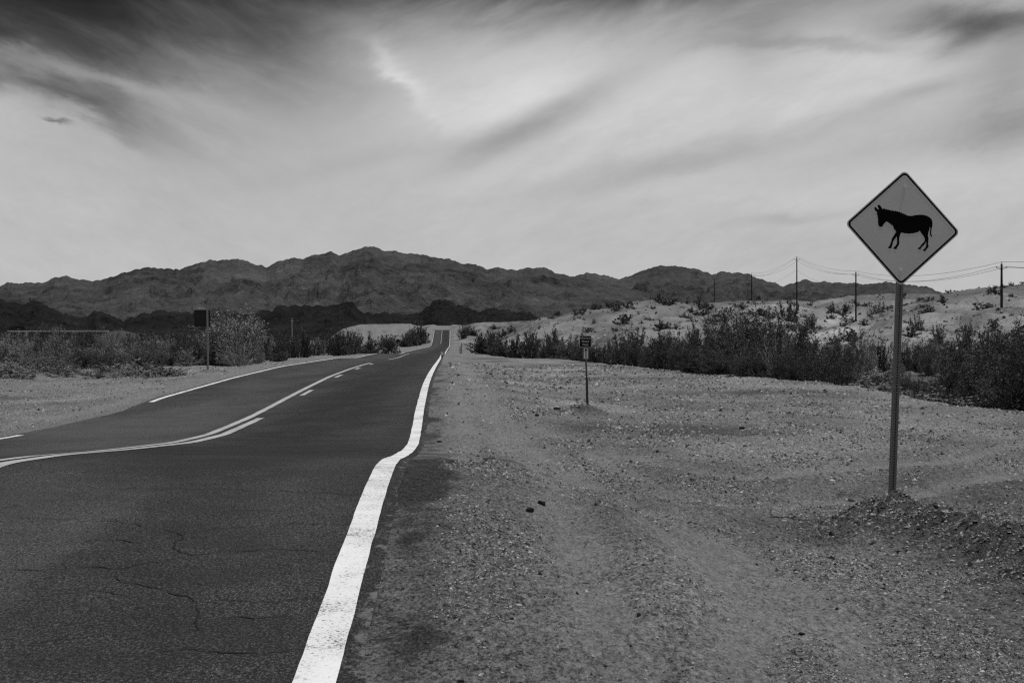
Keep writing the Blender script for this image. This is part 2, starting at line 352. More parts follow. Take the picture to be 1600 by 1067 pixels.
# sand
SAND, t, b = new_mat('sand', .95, .1)
big = nz(t, .35, 5).outputs[0]; mid = nz(t, 3.0, 6, .65).outputs[0]; fine = nz(t, 38, 5, .7).outputs[0]; grit = nz(t, 130, 3, .7).outputs[0]; far_ = nz(t, 1.1, 8, .75).outputs[0]
vor = nz(t, 45, kind='v'); vorc = mth(t, 'MULTIPLY', vor.outputs['Color'], 1.0)
v = mth(t, 'ADD', mth(t, 'MULTIPLY', mth(t, 'SUBTRACT', big, .5), .16), mth(t, 'MULTIPLY', mth(t, 'SUBTRACT', mid, .5), .20))
v = mth(t, 'ADD', v, mth(t, 'MULTIPLY', mth(t, 'SUBTRACT', fine, .5), 1.4))
v = mth(t, 'ADD', v, mth(t, 'MULTIPLY', mth(t, 'SUBTRACT', grit, .5), 1.0))
v = mth(t, 'ADD', v, mth(t, 'MULTIPLY', mth(t, 'SUBTRACT', far_, .5), .45))
tco = t.nodes.new('ShaderNodeTexCoord'); mpg = t.nodes.new('ShaderNodeMapping'); mpg.inputs['Scale'].default_value = (1, .42, 1); t.links.new(tco.outputs['Object'], mpg.inputs[0])
clod = nz(t, 22, 6, .72, mpg.outputs[0]).outputs[0]; v = mth(t, 'ADD', v, mth(t, 'MULTIPLY', mth(t, 'SUBTRACT', clod, .5), 4.0))
clod2 = nz(t, 60, 4, .72, mpg.outputs[0]).outputs[0]; v = mth(t, 'ADD', v, mth(t, 'MULTIPLY', mth(t, 'SUBTRACT', clod2, .5), 5.0))
calm = mth(t, 'SUBTRACT', 1.0, mth(t, 'MULTIPLY', at(t, 'track'), .5))
v = mth(t, 'ADD', 1.0, mth(t, 'MULTIPLY', v, calm))
v = mth(t, 'MAXIMUM', v, .16)
dmask = mth(t, 'ADD', mth(t, 'MULTIPLY', at(t, 'dirt_shadow'), 1.25), mth(t, 'ADD', mth(t, 'MULTIPLY', mth(t, 'SUBTRACT', clod, .5), 3.5), mth(t, 'MULTIPLY', mth(t, 'SUBTRACT', mid, .5), 2.2)))
dmask = mth(t, 'MULTIPLY', mth(t, 'SUBTRACT', dmask, .42), 1.6, clamp=True); dmask = mth(t, 'MULTIPLY', dmask, ramp(t, at(t, 'dirt_shadow'), [(.05, 0), (.35, .88)]))
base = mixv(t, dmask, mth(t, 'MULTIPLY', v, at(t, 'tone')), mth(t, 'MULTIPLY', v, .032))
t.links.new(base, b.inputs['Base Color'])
bp = t.nodes.new('ShaderNodeBump'); bp.inputs['Strength'].default_value = 1.0; bp.inputs['Distance'].default_value = .05
hgt = mth(t, 'ADD', mth(t, 'MULTIPLY', fine, .5), mth(t, 'MULTIPLY', grit, .25)); hgt = mth(t, 'ADD', hgt, mth(t, 'MULTIPLY', mid, .8))
t.links.new(hgt, bp.inputs['Height']); t.links.new(bp.outputs[0], b.inputs['Normal'])
# asphalt
ASPH, t, b = new_mat('asphalt', .82, .25)
tco = t.nodes.new('ShaderNodeTexCoord'); mpg = t.nodes.new('ShaderNodeMapping'); mpg.inputs['Scale'].default_value = (1, .5, 1); t.links.new(tco.outputs['Object'], mpg.inputs[0])
g1 = nz(t, 170, 2, .6, mpg.outputs[0]).outputs[0]; g2 = nz(t, 80, 4, .75, mpg.outputs[0]).outputs[0]; g3 = nz(t, .5, 4, .6).outputs[0]; vs = nz(t, 60, kind='v', vec=mpg.outputs[0])
bri = ramp(t, vs.outputs['Distance'], [(.0, 1.0), (.16, 0.0)]); vsc = t.nodes.new('ShaderNodeSeparateColor'); t.links.new(vs.outputs['Color'], vsc.inputs[0])
bri = mth(t, 'MULTIPLY', bri, ramp(t, vsc.outputs[0], [(.72, 0), (.95, 1)]))
v = mth(t, 'ADD', .016, mth(t, 'MULTIPLY', mth(t, 'SUBTRACT', g1, .5), .22)); v = mth(t, 'ADD', v, mth(t, 'MULTIPLY', mth(t, 'SUBTRACT', g2, .5), .24))
v = mth(t, 'ADD', v, mth(t, 'MULTIPLY', mth(t, 'SUBTRACT', g3, .5), .022)); v = mth(t, 'ADD', v, mth(t, 'MULTIPLY', at(t, 'worn'), .030)); chp = ramp(t, nz(t, 1.3, 4, .6).outputs[0], [(.38, .25), (.62, 1.5)]); v = mth(t, 'ADD', v, mth(t, 'MULTIPLY', mth(t, 'MULTIPLY', bri, chp), .55)); v = mth(t, 'ADD', v, mth(t, 'MULTIPLY', mth(t, 'MULTIPLY', mth(t, 'SUBTRACT', g2, .5), chp), .22)); v = mth(t, 'ADD', v, mth(t, 'MULTIPLY', mth(t, 'SUBTRACT', chp, .8), .008))
v = mth(t, 'MAXIMUM', v, .008); dn = nz(t, 9, 8, .78, mpg.outputs[0]).outputs[0]; dm = mth(t, 'ADD', mth(t, 'MULTIPLY', at(t, 'dust'), 1.35), mth(t, 'MULTIPLY', mth(t, 'SUBTRACT', dn, .5), 6.5)); dm = mth(t, 'MULTIPLY', mth(t, 'SUBTRACT', dm, .62), 2.2, clamp=True); dm = mth(t, 'MULTIPLY', dm, ramp(t, at(t, 'dust'), [(.02, 0), (.25, 1)]))
dt = mth(t, 'ADD', .115, mth(t, 'MULTIPLY', mth(t, 'SUBTRACT', dn, .5), .22)); v = mixv(t, dm, v, dt)
t.links.new(v, b.inputs['Base Color'])
bp = t.nodes.new('ShaderNodeBump'); bp.inputs['Strength'].default_value = .6; bp.inputs['Distance'].default_value = .008
t.links.new(mth(t, 'ADD', g1, g2), bp.inputs['Height']); t.links.new(bp.outputs[0], b.inputs['Normal'])
# paint: white and yellow (a mid grey here), both chipped
def paint(name, val, wear):
    m, t, b = new_mat(name, .7, .3)
    a = nz(t, 55, 5, .75).outputs[0]; c = nz(t, 2.2, 4, .6).outputs[0]; g = nz(t, 140, 3, .6).outputs[0]
    f = mth(t, 'ADD', mth(t, 'MULTIPLY', a, .75), mth(t, 'MULTIPLY', c, .25))
    f = ramp(t, f, [(wear - .03, 1.0), (wear + .03, 0.0)])
    pv = mth(t, 'ADD', val, mth(t, 'MULTIPLY', mth(t, 'SUBTRACT', g, .5), val * .5)); pv = mth(t, 'ADD', pv, mth(t, 'MULTIPLY', mth(t, 'SUBTRACT', c, .5), val * .5))
    t.links.new(mixv(t, f, pv, .06), b.inputs['Base Color'])
    bp = t.nodes.new('ShaderNodeBump'); bp.inputs['Strength'].default_value = .4; bp.inputs['Distance'].default_value = .006
    t.links.new(g, bp.inputs['Height']); t.links.new(bp.outputs[0], b.inputs['Normal'])
    return m
WHITE_P = paint('white_road_paint', .78, .43); YEL_P = paint('centre_line_paint', .44, .42)
CRACK = simple('crack_tar', .012, .2)
# rock faces of the ranges
def rockmat(name, lo, hi, sc_, fine_sc, pale_at=.7, pale=.12, bump=.8, bd=20):
    m, t, b = new_mat(name, .95, .05)
    a = nz(t, sc_, 8, .62, dist=.6).outputs[0]; c = nz(t, fine_sc, 8, .75).outputs[0]
    f = mth(t, 'ADD', mth(t, 'MULTIPLY', a, .5), mth(t, 'MULTIPLY', c, .5))
    v = ramp(t, f, [(.38, lo), (.60, hi), (pale_at, pale)]); t.links.new(v, b.inputs['Base Color'])
    bp = t.nodes.new('ShaderNodeBump'); bp.inputs['Strength'].default_value = bump; bp.inputs['Distance'].default_value = bd
    t.links.new(c, bp.inputs['Height']); t.links.new(bp.outputs[0], b.inputs['Normal'])
    return m
MOUNT = rockmat('mountain_rock', .038, .128, .0014, .013, .68, .24, 1.0, 45)
LAVA = rockmat('dark_lava_rock', .006, .028, .016, .08, .72, .07, .9, 5)
LEAF = [simple('leaf_%s' % n, v, .45, 3.0, .8, .15, each=.9) for n, v in (('dark', .080), ('olive', .125), ('dusty', .24))]
TWIG = [simple('twig_%s' % n, v, .3, 5, .9, .1) for n, v in (('dark', .055), ('grey', .11), ('bleached', .26))]
WOODP = simple('weathered_pole_wood', .030, .5, 3, .9, .1)
GALV = simple('galvanised_steel', .12, .25, 30, .55, .5, metal=.25)
GALVL = simple('pale_grey_post', .26, .2, 20, .6, .3)  # one even grey, paler than the other steel
GALVD = simple('dark_weathered_steel', .09, .3, 30, .7, .3)
WIRE = simple('wire', .10, .1)
BLACK = simple('black_sheeting', .004, .2, 20, .7, .05)
BOLT = simple('bolt_steel', .55, .15, 40, .3, .6, metal=.6)
BROWN = simple('fibre_post', .06, .3, 12, .7, .3)
PLATEW = simple('white_plate', .62, .08, 20, .6, .3)
ALU = simple('sign_back', .018, .15, 8, .6, .3)
LITTER = simple('white_litter', .8, .1, 8, .7, .2)
CONC = simple('pale_concrete', .5, .1, .2, .9, .1); CONCD = simple('grey_concrete', .07, .2, .2, .9, .1)
# sign sheeting with fine slanting ribs
FACE, t, b = new_mat('sign_sheeting', .55, .3)
tcn = t.nodes.new('ShaderNodeTexCoord'); mp = t.nodes.new('ShaderNodeMapping'); mp.inputs['Rotation'].default_value = (0, math.radians(38), 0); t.links.new(tcn.outputs['Object'], mp.inputs[0])
wv = t.nodes.new('ShaderNodeTexWave'); wv.wave_type = 'BANDS'; wv.bands_direction = 'X'; wv.inputs['Scale'].default_value = 19; wv.inputs['Distortion'].default_value = .1
t.links.new(mp.outputs[0], wv.inputs['Vector'])
blot = nz(t, 5, 5, .6).outputs[0]; sc2 = nz(t, 17, 6, .7).outputs[0]
v = mth(t, 'ADD', .56, mth(t, 'MULTIPLY', mth(t, 'SUBTRACT', wv.outputs['Fac'], .5), .12)); v = mth(t, 'ADD', v, mth(t, 'MULTIPLY', mth(t, 'SUBTRACT', blot, .5), .10))
v = mth(t, 'ADD', v, ramp(t, sc2, [(.62, 0), (.72, .16)])); t.links.new(v, b.inputs['Base Color'])
RIM = simple('sign_rim', .60, .1, 10, .5, .3)
STONE, t, b = new_mat('gravel_stone', .95, .1)
g = nz(t, 60, 4).outputs[0]; t.links.new(mth(t, 'MULTIPLY', at(t, 'tone'), mth(t, 'ADD', .6, mth(t, 'MULTIPLY', g, .8))), b.inputs['Base Color'])
ROCKD = simple('dark_rock', .035, .5, 14, .9, .1, .4); ROCKP = simple('pale_rock', .42, .3, 14, .9, .1, .4); ROCKM = simple('grey_rock', .17, .3, 14, .9, .1, .4)

# ------------------------------------------------------------------ ground sheet (one sheet to beyond the ranges)
rows = [1.2]
while rows[-1] < 30000:
    r = rows[-1]; rows.append(r * (1.0048 if r < 60 else 1.008 if r < 300 else 1.011 if r < 800 else 1.08))
rows = np.array(rows)
vv = np.concatenate([np.linspace(-2.2, -.42, 50)[:-1], np.linspace(-.42, .42, 560), np.linspace(.42, 2.2, 50)[1:]])
RR, VV = np.meshgrid(rows, vv, indexing='ij')
GX = VV * RR; GY = RR - 6.0
GZ, A = gz(GX, GY, attrs=True)
nr, nc = GX.shape
idx = np.arange(nr * nc).reshape(nr, nc)
Fq = np.stack([idx[:-1, :-1], idx[:-1, 1:], idx[1:, 1:], idx[1:, :-1]], -1).reshape(-1, 4)
gm = mesh_np('ground', np.stack([GX, GY, GZ], -1).reshape(-1, 3), Fq, 4, True)
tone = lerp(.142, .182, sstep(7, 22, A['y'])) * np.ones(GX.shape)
patch = fbm(GX / 3.2, GY / 5.0, 4, 90)
tone *= 1 + .85 * patch * sstep(0, 1.5, A['dist'])
tone = lerp(tone, .235, A['track'] * .8)
tone = lerp(tone, .062, np.clip(A['mound'] * 1.5, 0, 1) * .8)
tone = lerp(tone, .085 * (1 + .5 * patch), A['wash'] * .8)
tone = lerp(tone, .205 * np.clip(1 + 1.0 * fbm(GX / 10, GY / 18, 6, 95, .65), .4, 2), A['hill'] * (A['y'] < 330))
tone = np.where((A['px'] < 700) & (A['y'] > 30) & (A['y'] < 800), lerp(tone, .20, .6), tone)
# dark upper crests of the sand hills (desert pavement), with random darker patches on the slopes
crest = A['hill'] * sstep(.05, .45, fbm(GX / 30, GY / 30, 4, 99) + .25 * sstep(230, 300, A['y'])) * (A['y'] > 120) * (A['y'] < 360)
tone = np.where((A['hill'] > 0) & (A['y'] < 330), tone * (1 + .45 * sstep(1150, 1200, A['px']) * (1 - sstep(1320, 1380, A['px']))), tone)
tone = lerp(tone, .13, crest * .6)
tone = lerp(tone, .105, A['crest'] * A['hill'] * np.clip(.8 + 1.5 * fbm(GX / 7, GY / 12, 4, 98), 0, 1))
# loose asphalt crumbs and oil-dark soil along the broken edge, plus a painted shadow
sx_, yy = A['s'], GY / K
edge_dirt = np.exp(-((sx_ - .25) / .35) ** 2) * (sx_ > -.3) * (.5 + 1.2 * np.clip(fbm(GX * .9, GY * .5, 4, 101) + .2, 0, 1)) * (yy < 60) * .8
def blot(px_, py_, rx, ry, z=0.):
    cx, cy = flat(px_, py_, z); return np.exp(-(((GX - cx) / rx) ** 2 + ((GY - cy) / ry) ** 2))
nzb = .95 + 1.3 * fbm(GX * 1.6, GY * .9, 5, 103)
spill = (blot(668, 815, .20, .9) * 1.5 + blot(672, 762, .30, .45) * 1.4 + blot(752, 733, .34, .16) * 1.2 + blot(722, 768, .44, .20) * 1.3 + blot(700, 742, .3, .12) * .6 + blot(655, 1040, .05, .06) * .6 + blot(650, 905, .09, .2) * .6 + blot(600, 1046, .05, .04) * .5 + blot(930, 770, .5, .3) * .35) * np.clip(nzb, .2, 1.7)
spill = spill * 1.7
spill += blot(1590, 890, .35, .12) * 1.6 * (np.abs(nzb) > .2)  # crisp ground shadow at the berm, painted in as a dark patch
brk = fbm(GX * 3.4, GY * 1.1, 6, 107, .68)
dirt_shadow = np.clip(edge_dirt * .75 + spill, 0, 1.1)
attr(gm, 'dirt_shadow', np.clip(dirt_shadow + brk * .5 * (dirt_shadow > .02), 0, 1.2))
tone = np.where((A['px'] < 320) & (A['px'] > 130) & (A['hill'] > .1) & (GY > 300), .062, tone)
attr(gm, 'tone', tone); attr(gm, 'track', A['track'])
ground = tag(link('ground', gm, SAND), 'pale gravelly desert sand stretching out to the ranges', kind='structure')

# ------------------------------------------------------------------ road sheet
ry_ = [0.4]
while ry_[-1] < 640: ry_.append(ry_[-1] * 1.0 + max(.05, ry_[-1] * .0045))
ry_ = np.array([-3, -2, -1, -.4] + ry_)
def strip_pts(s0, s1, Ys, n=2, lift=0.012, jit0=0, jit1=0, seed=0, xf=None):
    a = np.linspace(0, 1, n)[None, :]; Yg = np.repeat(Ys[:, None], n, 1); y17 = np.maximum(Yg / K, .3)
    j0 = jit0 * fbm(Yg[:, :1] * .8, Yg[:, :1] * 0 + seed, 5, 5); j1 = jit1 * fbm(Yg[:, :1] * .8, Yg[:, :1] * 0 + seed + 7, 5, 6)
    s = lerp(s0 + j0, s1 + j1, a); X = s + xr(y17)
    Z = gz(X, Yg, micro=False, road_gap=False) + lift
    return X, Yg, Z, s
X, Yg, Z, S = strip_pts(-ROADW - .22, .38, ry_, 70, .0, .08, .10)
# broken outer lip on the near right
lip = np.clip(.16 * fbm(Yg[:, -1] * .9, Yg[:, -1] * 0 + 3, 5, 15, .65) + .06, 0, .22) * (Yg[:, -1] < 90) + .10 * np.exp(-((Yg[:, -1] - 9.4) / 1.2) ** 2)
for k in range(1, 7): X[:, -k] += lip * (1 - (k - 1) / 6) ** 1.5 * .6
X[:, -1] += np.clip(.05 * fbm(Yg[:, -1] * 9, Yg[:, -1] * 0 + 8, 3, 19), 0, .06)
cross = -.02 * np.clip(S - 0.1, 0, 1) / .3
Z = Z + cross
i2 = np.arange(X.size).reshape(X.shape)
Fr = np.stack([i2[:-1, :-1], i2[:-1, 1:], i2[1:, 1:], i2[1:, :-1]], -1).reshape(-1, 4)
rm = mesh_np('road', np.stack([X, Yg, Z], -1).reshape(-1, 3), Fr, 4, True)
worn = .9 * np.exp(-((S + 4.9) / 1.6) ** 2) + .35 * np.exp(-((S + .5) / .5) ** 2) + .9 * fbm(X / 1.5, Yg / 6, 4, 120)
worn += .7 * np.exp(-((Yg - 9) / 3) ** 2) * (S < -1.6) - .7 * np.exp(-((S + 1.6) / 1.2) ** 2) * sstep(12, 18, Yg) + 1.1 * np.exp(-((Yg / K - 21) / 4) ** 2) * sstep(-3.3, -4.2, S)
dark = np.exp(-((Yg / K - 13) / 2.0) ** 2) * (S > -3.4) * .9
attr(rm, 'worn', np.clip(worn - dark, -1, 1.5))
dust = np.clip((S - .06) / .26, 0, 1) * (.55 + .6 * sstep(12, 7, Yg)) + .25 * np.clip((S - .1) / .2, 0, 1) + sstep(-ROADW - .02, -ROADW - .35, S) + .10 * sstep(-.3, .1, S)
attr(rm, 'dust', dust)
road = tag(link('road', rm, ASPH), 'dark two lane asphalt road dipping and rising to the crest', kind='structure')
def strip(name, s0, s1, y0, y1, mat, lift=.005, jit=0.012, seed=0, n=3, sfun=None):
    y0, y1 = y0 * K, y1 * K; Ys = [y0]
    while Ys[-1] < y1: Ys.append(min(y1, Ys[-1] + max(.04, Ys[-1] * .003)))
    Ys = np.array(Ys); lf = lift + .00008 * Ys[:, None]
    X, Yg, Z, s = strip_pts(s0, s1, Ys, n, 0, jit, jit, seed)
    Z = Z + lf
    i2 = np.arange(X.size).reshape(X.shape)
    Fr = np.stack([i2[:-1, :-1], i2[:-1, 1:], i2[1:, 1:], i2[1:, :-1]], -1).reshape(-1, 4)
    o = link(name, mesh_np(name, np.stack([X, Yg, Z], -1).reshape(-1, 3), Fr, 4, True), mat, road)
    return o
tag(strip('edge_line', -.085, .085, 1.0, 640 / K, WHITE_P, jit=.010, seed=1), 'bright white right edge line')
e2 = strip('edge_line', -ROADW - .07, -ROADW + .06, 26.3, 640 / K, WHITE_P, jit=.02, seed=2); tag(e2, 'thin white left edge line')
strip('edge_line', -ROADW - .06, -ROADW + .06, 12, 18.2, WHITE_P, jit=.02, seed=3)
tag(strip('centre_line', -3.53, -3.39, 2, 57, YEL_P, seed=4), 'solid left member of the centre line')
tag(strip('centre_line', -3.27, -3.12, 2, 21.8, YEL_P, seed=5), 'solid right member of the centre line')
for k, c0 in enumerate((28.0, 36.6, 44.7, 53.0)):
    strip('centre_dash', -3.26, -3.13, c0, c0 + 2.1, YEL_P, seed=6 + k)
strip('centre_line', -3.40, -3.26, 395, 640 / K, YEL_P, seed=12)
strip('centre_line', -3.40, -3.28, 72, 110, YEL_P, seed=13)
# cracks
def crack(pts, wdt=.008, seed=0):
    P = []
    for px_, py_ in pts:
        x_, y_, z_, _ = hitY(px_, py_, 3.0); P.append((x_, y_))
    P = np.array(P); L = np.concatenate([[0], np.cumsum(np.hypot(*np.diff(P, axis=0).T))]); n = max(8, int(L[-1] / .03)); q = np.linspace(0, L[-1], n)
    x_ = np.interp(q, L, P[:, 0]); y_ = np.interp(q, L, P[:, 1])
    x_ = x_ + .05 * fbm(q * 3.0, q * 0 + seed, 5, 3, .6); y_ = y_ + .10 * fbm(q * 3.0, q * 0 + seed + 9, 5, 4, .6)
    T = np.stack([np.gradient(x_), np.gradient(y_)], 1); T /= np.linalg.norm(T, axis=1)[:, None] + 1e-9; Nn = np.stack([-T[:, 1], T[:, 0]], 1)
    wd = wdt * (.08 + 1.9 * np.clip(fbm(q * 4.5, q * 0 + seed, 4, 8, .6) + .35, 0, 1.2)) * np.minimum(1, np.minimum(q, L[-1] - q) / .15 + .15)
    a = np.stack([x_, y_], 1) + Nn * wd[:, None]; c = np.stack([x_, y_], 1) - Nn * wd[:, None]
    V = np.concatenate([a, c]); Zc = gz(V[:, 0], V[:, 1], micro=False, road_gap=False) + .004
    i = np.arange(n - 1); Fc = np.stack([i, i + 1, i + 1 + n, i + n], 1)
    return np.column_stack([V, Zc]), Fc
cr = [[(0, 795), (40, 788), (90, 783), (180, 778)], [(0, 808), (100, 811), (180, 815), (240, 826)], [(255, 826), (290, 835), (270, 848), (292, 868), (345, 862), (420, 860), (520, 861)],
      [(290, 835), (345, 826), (420, 819), (550, 820), (590, 818)], [(0, 892), (110, 888), (186, 888), (240, 880), (300, 869)], [(180, 895), (198, 910), (262, 922), (308, 945), (310, 962), (300, 985)],
      [(308, 955), (345, 938), (420, 940), (500, 932)], [(0, 1022), (60, 1022)], [(240, 1018), (330, 1021), (470, 1019)], [(0, 1010), (80, 999), (180, 995)], [(150, 762), (400, 766), (560, 772)], [(280, 910), (330, 915)], [(60, 930), (140, 925), (230, 932)], [(345, 965), (400, 968), (480, 962)], [(100, 848), (180, 845), (250, 850)], [(330, 800), (420, 797), (500, 800)], [(470,768),(560,774)]]
Vs, Fs, off = [], [], 0
for k, c_ in enumerate(cr):
    V, Fc = crack(c_, .0030 + .0016 * (k % 3), k); Vs.append(V); Fs.append(Fc + off); off += len(V)
link('surface_crack', mesh_np('surface_crack', np.concatenate(Vs), np.concatenate(Fs), 4), CRACK, road)

# ------------------------------------------------------------------ gravel (thousands of stones nobody could count)
def stones(n, seed, ylo, yhi, xl, xh, smin, smax, keep, pale_p=.30, dark_p=.27):
    rs = np.random.RandomState(seed)
    y = np.exp(rs.uniform(math.log(ylo), math.log(yhi), n)); yl = 1 / rs.uniform(1 / yhi, 1 / ylo, n); y = np.where(rs.rand(n) < .6, yl, y); X = rs.uniform(xl, xh, n) * y; Y = y * K
    _, a = gz(X, Y, micro=False, road_gap=False, attrs=True)
    m = keep(X, Y, a, rs.rand(n)); X, Y, y = X[m], Y[m], y[m]; z = gz(X, Y); n = len(X)
    u = rs.rand(n); size = y / 1700 * (smin + (smax - smin) * u ** 4)
    base = np.array([(1, 0, -.3), (0, 1, -.3), (-1, 0, -.3), (0, -1, -.3), (0, 0, 1)], float)
    V = base[None] * (1 + rs.uniform(-.35, .35, (n, 5, 1))) + rs.uniform(-.3, .3, (n, 5, 3)) * np.array([1, 1, .5])
    V *= size[:, None, None] * np.stack([rs.uniform(.6, 1.3, n), rs.uniform(.6, 1.3, n), rs.uniform(.35, .8, n)], 1)[:, None]
    th = rs.uniform(0, 6.28, n); c, s = np.cos(th)[:, None], np.sin(th)[:, None]
    Vx = V[..., 0] * c - V[..., 1] * s; Vy = V[..., 0] * s + V[..., 1] * c
    V = np.stack([Vx + X[:, None], Vy + Y[:, None], V[..., 2] + (z + size * .12)[:, None]], -1)
    f = np.array([(0, 1, 4), (1, 2, 4), (2, 3, 4), (3, 0, 4)])
    Fc = (f[None] + (np.arange(n) * 5)[:, None, None]).reshape(-1, 3)
    tn = rs.uniform(.09, .26, n); r = rs.rand(n); tn = np.where(r < pale_p, rs.uniform(.26, .54, n), tn); tn = np.where(r > 1 - dark_p, rs.uniform(.02, .07, n), tn)
    return V.reshape(-1, 3), Fc, np.repeat(tn, 5)
def kR(X, Y, a, r):
    dens = np.clip(.42 + 2.0 * fbm(X / 1.5, Y / 2.6, 4, 200), .08, 1) * (1 - .9 * a['track']) + a['mound'] * .5
    edge = np.clip((a['dist'] - .12) / .3, 0, 1)
    return (r < dens * edge) & (a['dist'] > .06)
sets = [stones(470000, 1, 3.6, 60, -.22, .54, .6, 3.0, lambda X, Y, a, r: kR(X, Y, a, r) & (a['s'] > 0) & (a['wash'] < .3)),
        stones(7000, 11, 3.6, 45, -.22, .54, 2.0, 5.5, lambda X, Y, a, r: kR(X, Y, a, r) & (a['s'] > 0) & (a['wash'] < .3), .2, .35),
        stones(60000, 2, 14, 60, -.6, -.1, .5, 2.6, lambda X, Y, a, r: kR(X, Y, a, r) & (a['s'] < -6.5)),
        stones(45000, 3, 20, 110, .12, .6, 1.0, 5.0, lambda X, Y, a, r: (a['wash'] > .3) & (r < .35 + .9 * fbm(X / 3, Y / 3, 3, 210)), .22, .3),
        stones(60000, 12, 3.6, 25, -.22, .54, 1.0, 3.6, lambda X, Y, a, r: kR(X, Y, a, r) & (a['s'] > 0) & (a['wash'] < .3), .36, .30),
        stones(60000, 5, 95, 320, .02, .5, .5, 4.5, lambda X, Y, a, r: (a['hill'] > .3) & (r < .10 + .8 * fbm(X / 6, Y / 6, 3, 220)), .10, .75),
        stones(9000, 4, 6.5, 12, .28, .56, 1.0, 6.0, lambda X, Y, a, r: r < a['mound'] * 1.2, .18, .3)]
Vs, Fs, Ts, off = [], [], [], 0
for V, Fc, tn in sets: Vs.append(V); Fs.append(Fc + off); Ts.append(tn); off += len(V)
sm = mesh_np('gravel', np.concatenate(Vs), np.concatenate(Fs), 3); attr(sm, 'tone', np.concatenate(Ts))
tag(link('gravel', sm, STONE), 'loose gravel and pebbles scattered over the sandy verges', 'gravel', kind='stuff')

# ------------------------------------------------------------------ ranges
def mountain(name, sky_pts, y0, y1, zb, mat, label, seed, rough, gs, nrow=130, ncol=900, tpow=.8, behind=.5):
    sk = np.array(sky_pts, float); pxs = np.linspace(sk[0, 0], sk[-1, 0], ncol)
    line = np.interp(pxs, sk[:, 0], sk[:, 1])
    jag = fbm(pxs / 16, pxs * 0 + seed, 6, seed, .6) * rough[0]
    t = np.concatenate([np.linspace(0, 1, nrow), np.linspace(1, 1.6, 16)[1:]])
    T, PX = np.meshgrid(t, pxs, indexing='ij'); y = y0 + (y1 - y0) * T
    yb = y * (1 + 0 * PX); Xw = (PX - 800) / 1700 * y; Yw = K * y
    e_top = (HOR - line[None] - jag[None] * np.clip(T, 0, 1) ** 9) / 1700                      # elevation tangent of the skyline
    e_bot = (zb - CZ) / y0
    wx = fbm(Xw / gs, Yw / gs, 3, seed + 1) 
    g = ridged(Xw / gs + wx * .9, Yw / (gs * 2.4) + wx * .5, 7, seed + 2, .56)
    g2 = ridged(Xw / (gs * .22) + wx, Yw / (gs * .5), 6, seed + 9, .62)
    tt = np.clip(T, 0, 1)
    prof = tt ** tpow
    rel = np.clip(4 * tt * (1 - tt), 0, 1) ** .55
    prof = prof - rel * (1 - g) * rough[1] - rel * (1 - g2) * rough[1] * .28 + rel * rough[1] * .38
    prof = np.clip(prof, 0, None); prof = np.where(prof > .995 * tt ** .25, .995 * tt ** .25, prof)
    e = e_bot + (e_top - e_bot) * np.where(T >= 1, 1, prof)
    z = CZ + e * y
    ridgez = (CZ + (HOR - line - jag)[None] / 1700 * y1)
    z = np.where(T > 1, ridgez - (T - 1) * behind * (ridgez - zb) * (1.2 + .6 * g), z)
    idx = np.arange(T.size).reshape(T.shape)
    Fq = np.stack([idx[:-1, :-1], idx[:-1, 1:], idx[1:, 1:], idx[1:, :-1]], -1).reshape(-1, 4)
    me = mesh_np(name, np.stack([Xw, Yw, z], -1).reshape(-1, 3), Fq, 4, False)
    return tag(link(name, me, mat), label, kind='structure')
M1 = [(-1500, 500), (-900, 470), (-500, 440), (-200, 452), (-60, 450), (0, 446), (12, 441), (35, 443), (65, 441.5), (85, 434), (103, 431), (120, 436), (145, 439.5), (165, 436), (195, 425), (220, 419), (250, 418.5), (280, 421.5), (300, 414), (328, 406.5), (340, 408), (362, 404), (380, 405.5), (400, 414), (415, 418), (435, 408), (455, 404), (485, 401.5), (500, 397), (518, 393), (530, 400), (545, 394), (560, 389), (572, 386), (585, 385.5), (600, 391), (630, 395), (660, 398), (685, 404), (702, 404), (720, 412), (742, 412.5), (760, 420), (780, 419), (800, 421.5), (835, 418), (850, 418), (870, 427), (892, 432), (940, 440), (980, 450), (1040, 465), (1100, 480), (1150, 505)]
M2 = [(760, 505), (820, 470), (870, 440), (892, 433), (918, 426), (945, 430), (967, 436), (985, 431), (1000, 424), (1020, 417), (1048, 414.5), (1070, 418), (1090, 420), (1112, 429), (1125, 425), (1140, 425), (1165, 427), (1180, 433), (1200, 440), (1225, 446.5), (1258, 437), (1280, 441), (1310, 441), (1345, 444), (1365, 443), (1385, 440), (1400, 443), (1430, 445), (1450, 449), (1475, 458), (1500, 466), (1600, 478), (1800, 490), (2400, 500)]
mountain('mountain', M2, 6200, 9500, -20, MOUNT, 'dark mountain ridge running away behind the sand hills and poles', 320, (3.6, .26), 560)
mountain('mountain', M1, 4600, 7800, -20, MOUNT, 'broad dark mountain with the highest summit above the road', 300, (3.6, .26), 520)
L1 = [(-900, 480), (-500, 470), (-200, 480), (-60, 462), (0, 466), (15, 471), (27, 476), (50, 470), (60, 469.5), (70, 476), (87, 485), (105, 491), (125, 497), (138, 494), (147, 485.5), (155, 485.5), (165, 489), (180, 496), (195, 502), (207, 495), (225, 489), (250, 486), (275, 486), (300, 489), (325, 490), (350, 488), (400, 490), (432, 480), (460, 477.5), (500, 477), (522, 479), (536, 471), (545, 469.5), (562, 485), (580, 489.5), (612, 489), (640, 491), (700, 500), (760, 520), (790, 535)]
L2 = [(600, 530), (630, 503), (650, 487), (660, 487), (669, 480), (675, 471), (690, 467.5), (705, 471), (725, 479), (750, 487), (770, 481), (790, 485), (800, 487), (830, 488), (845, 497), (870, 502), (920, 512), (1000, 530)]
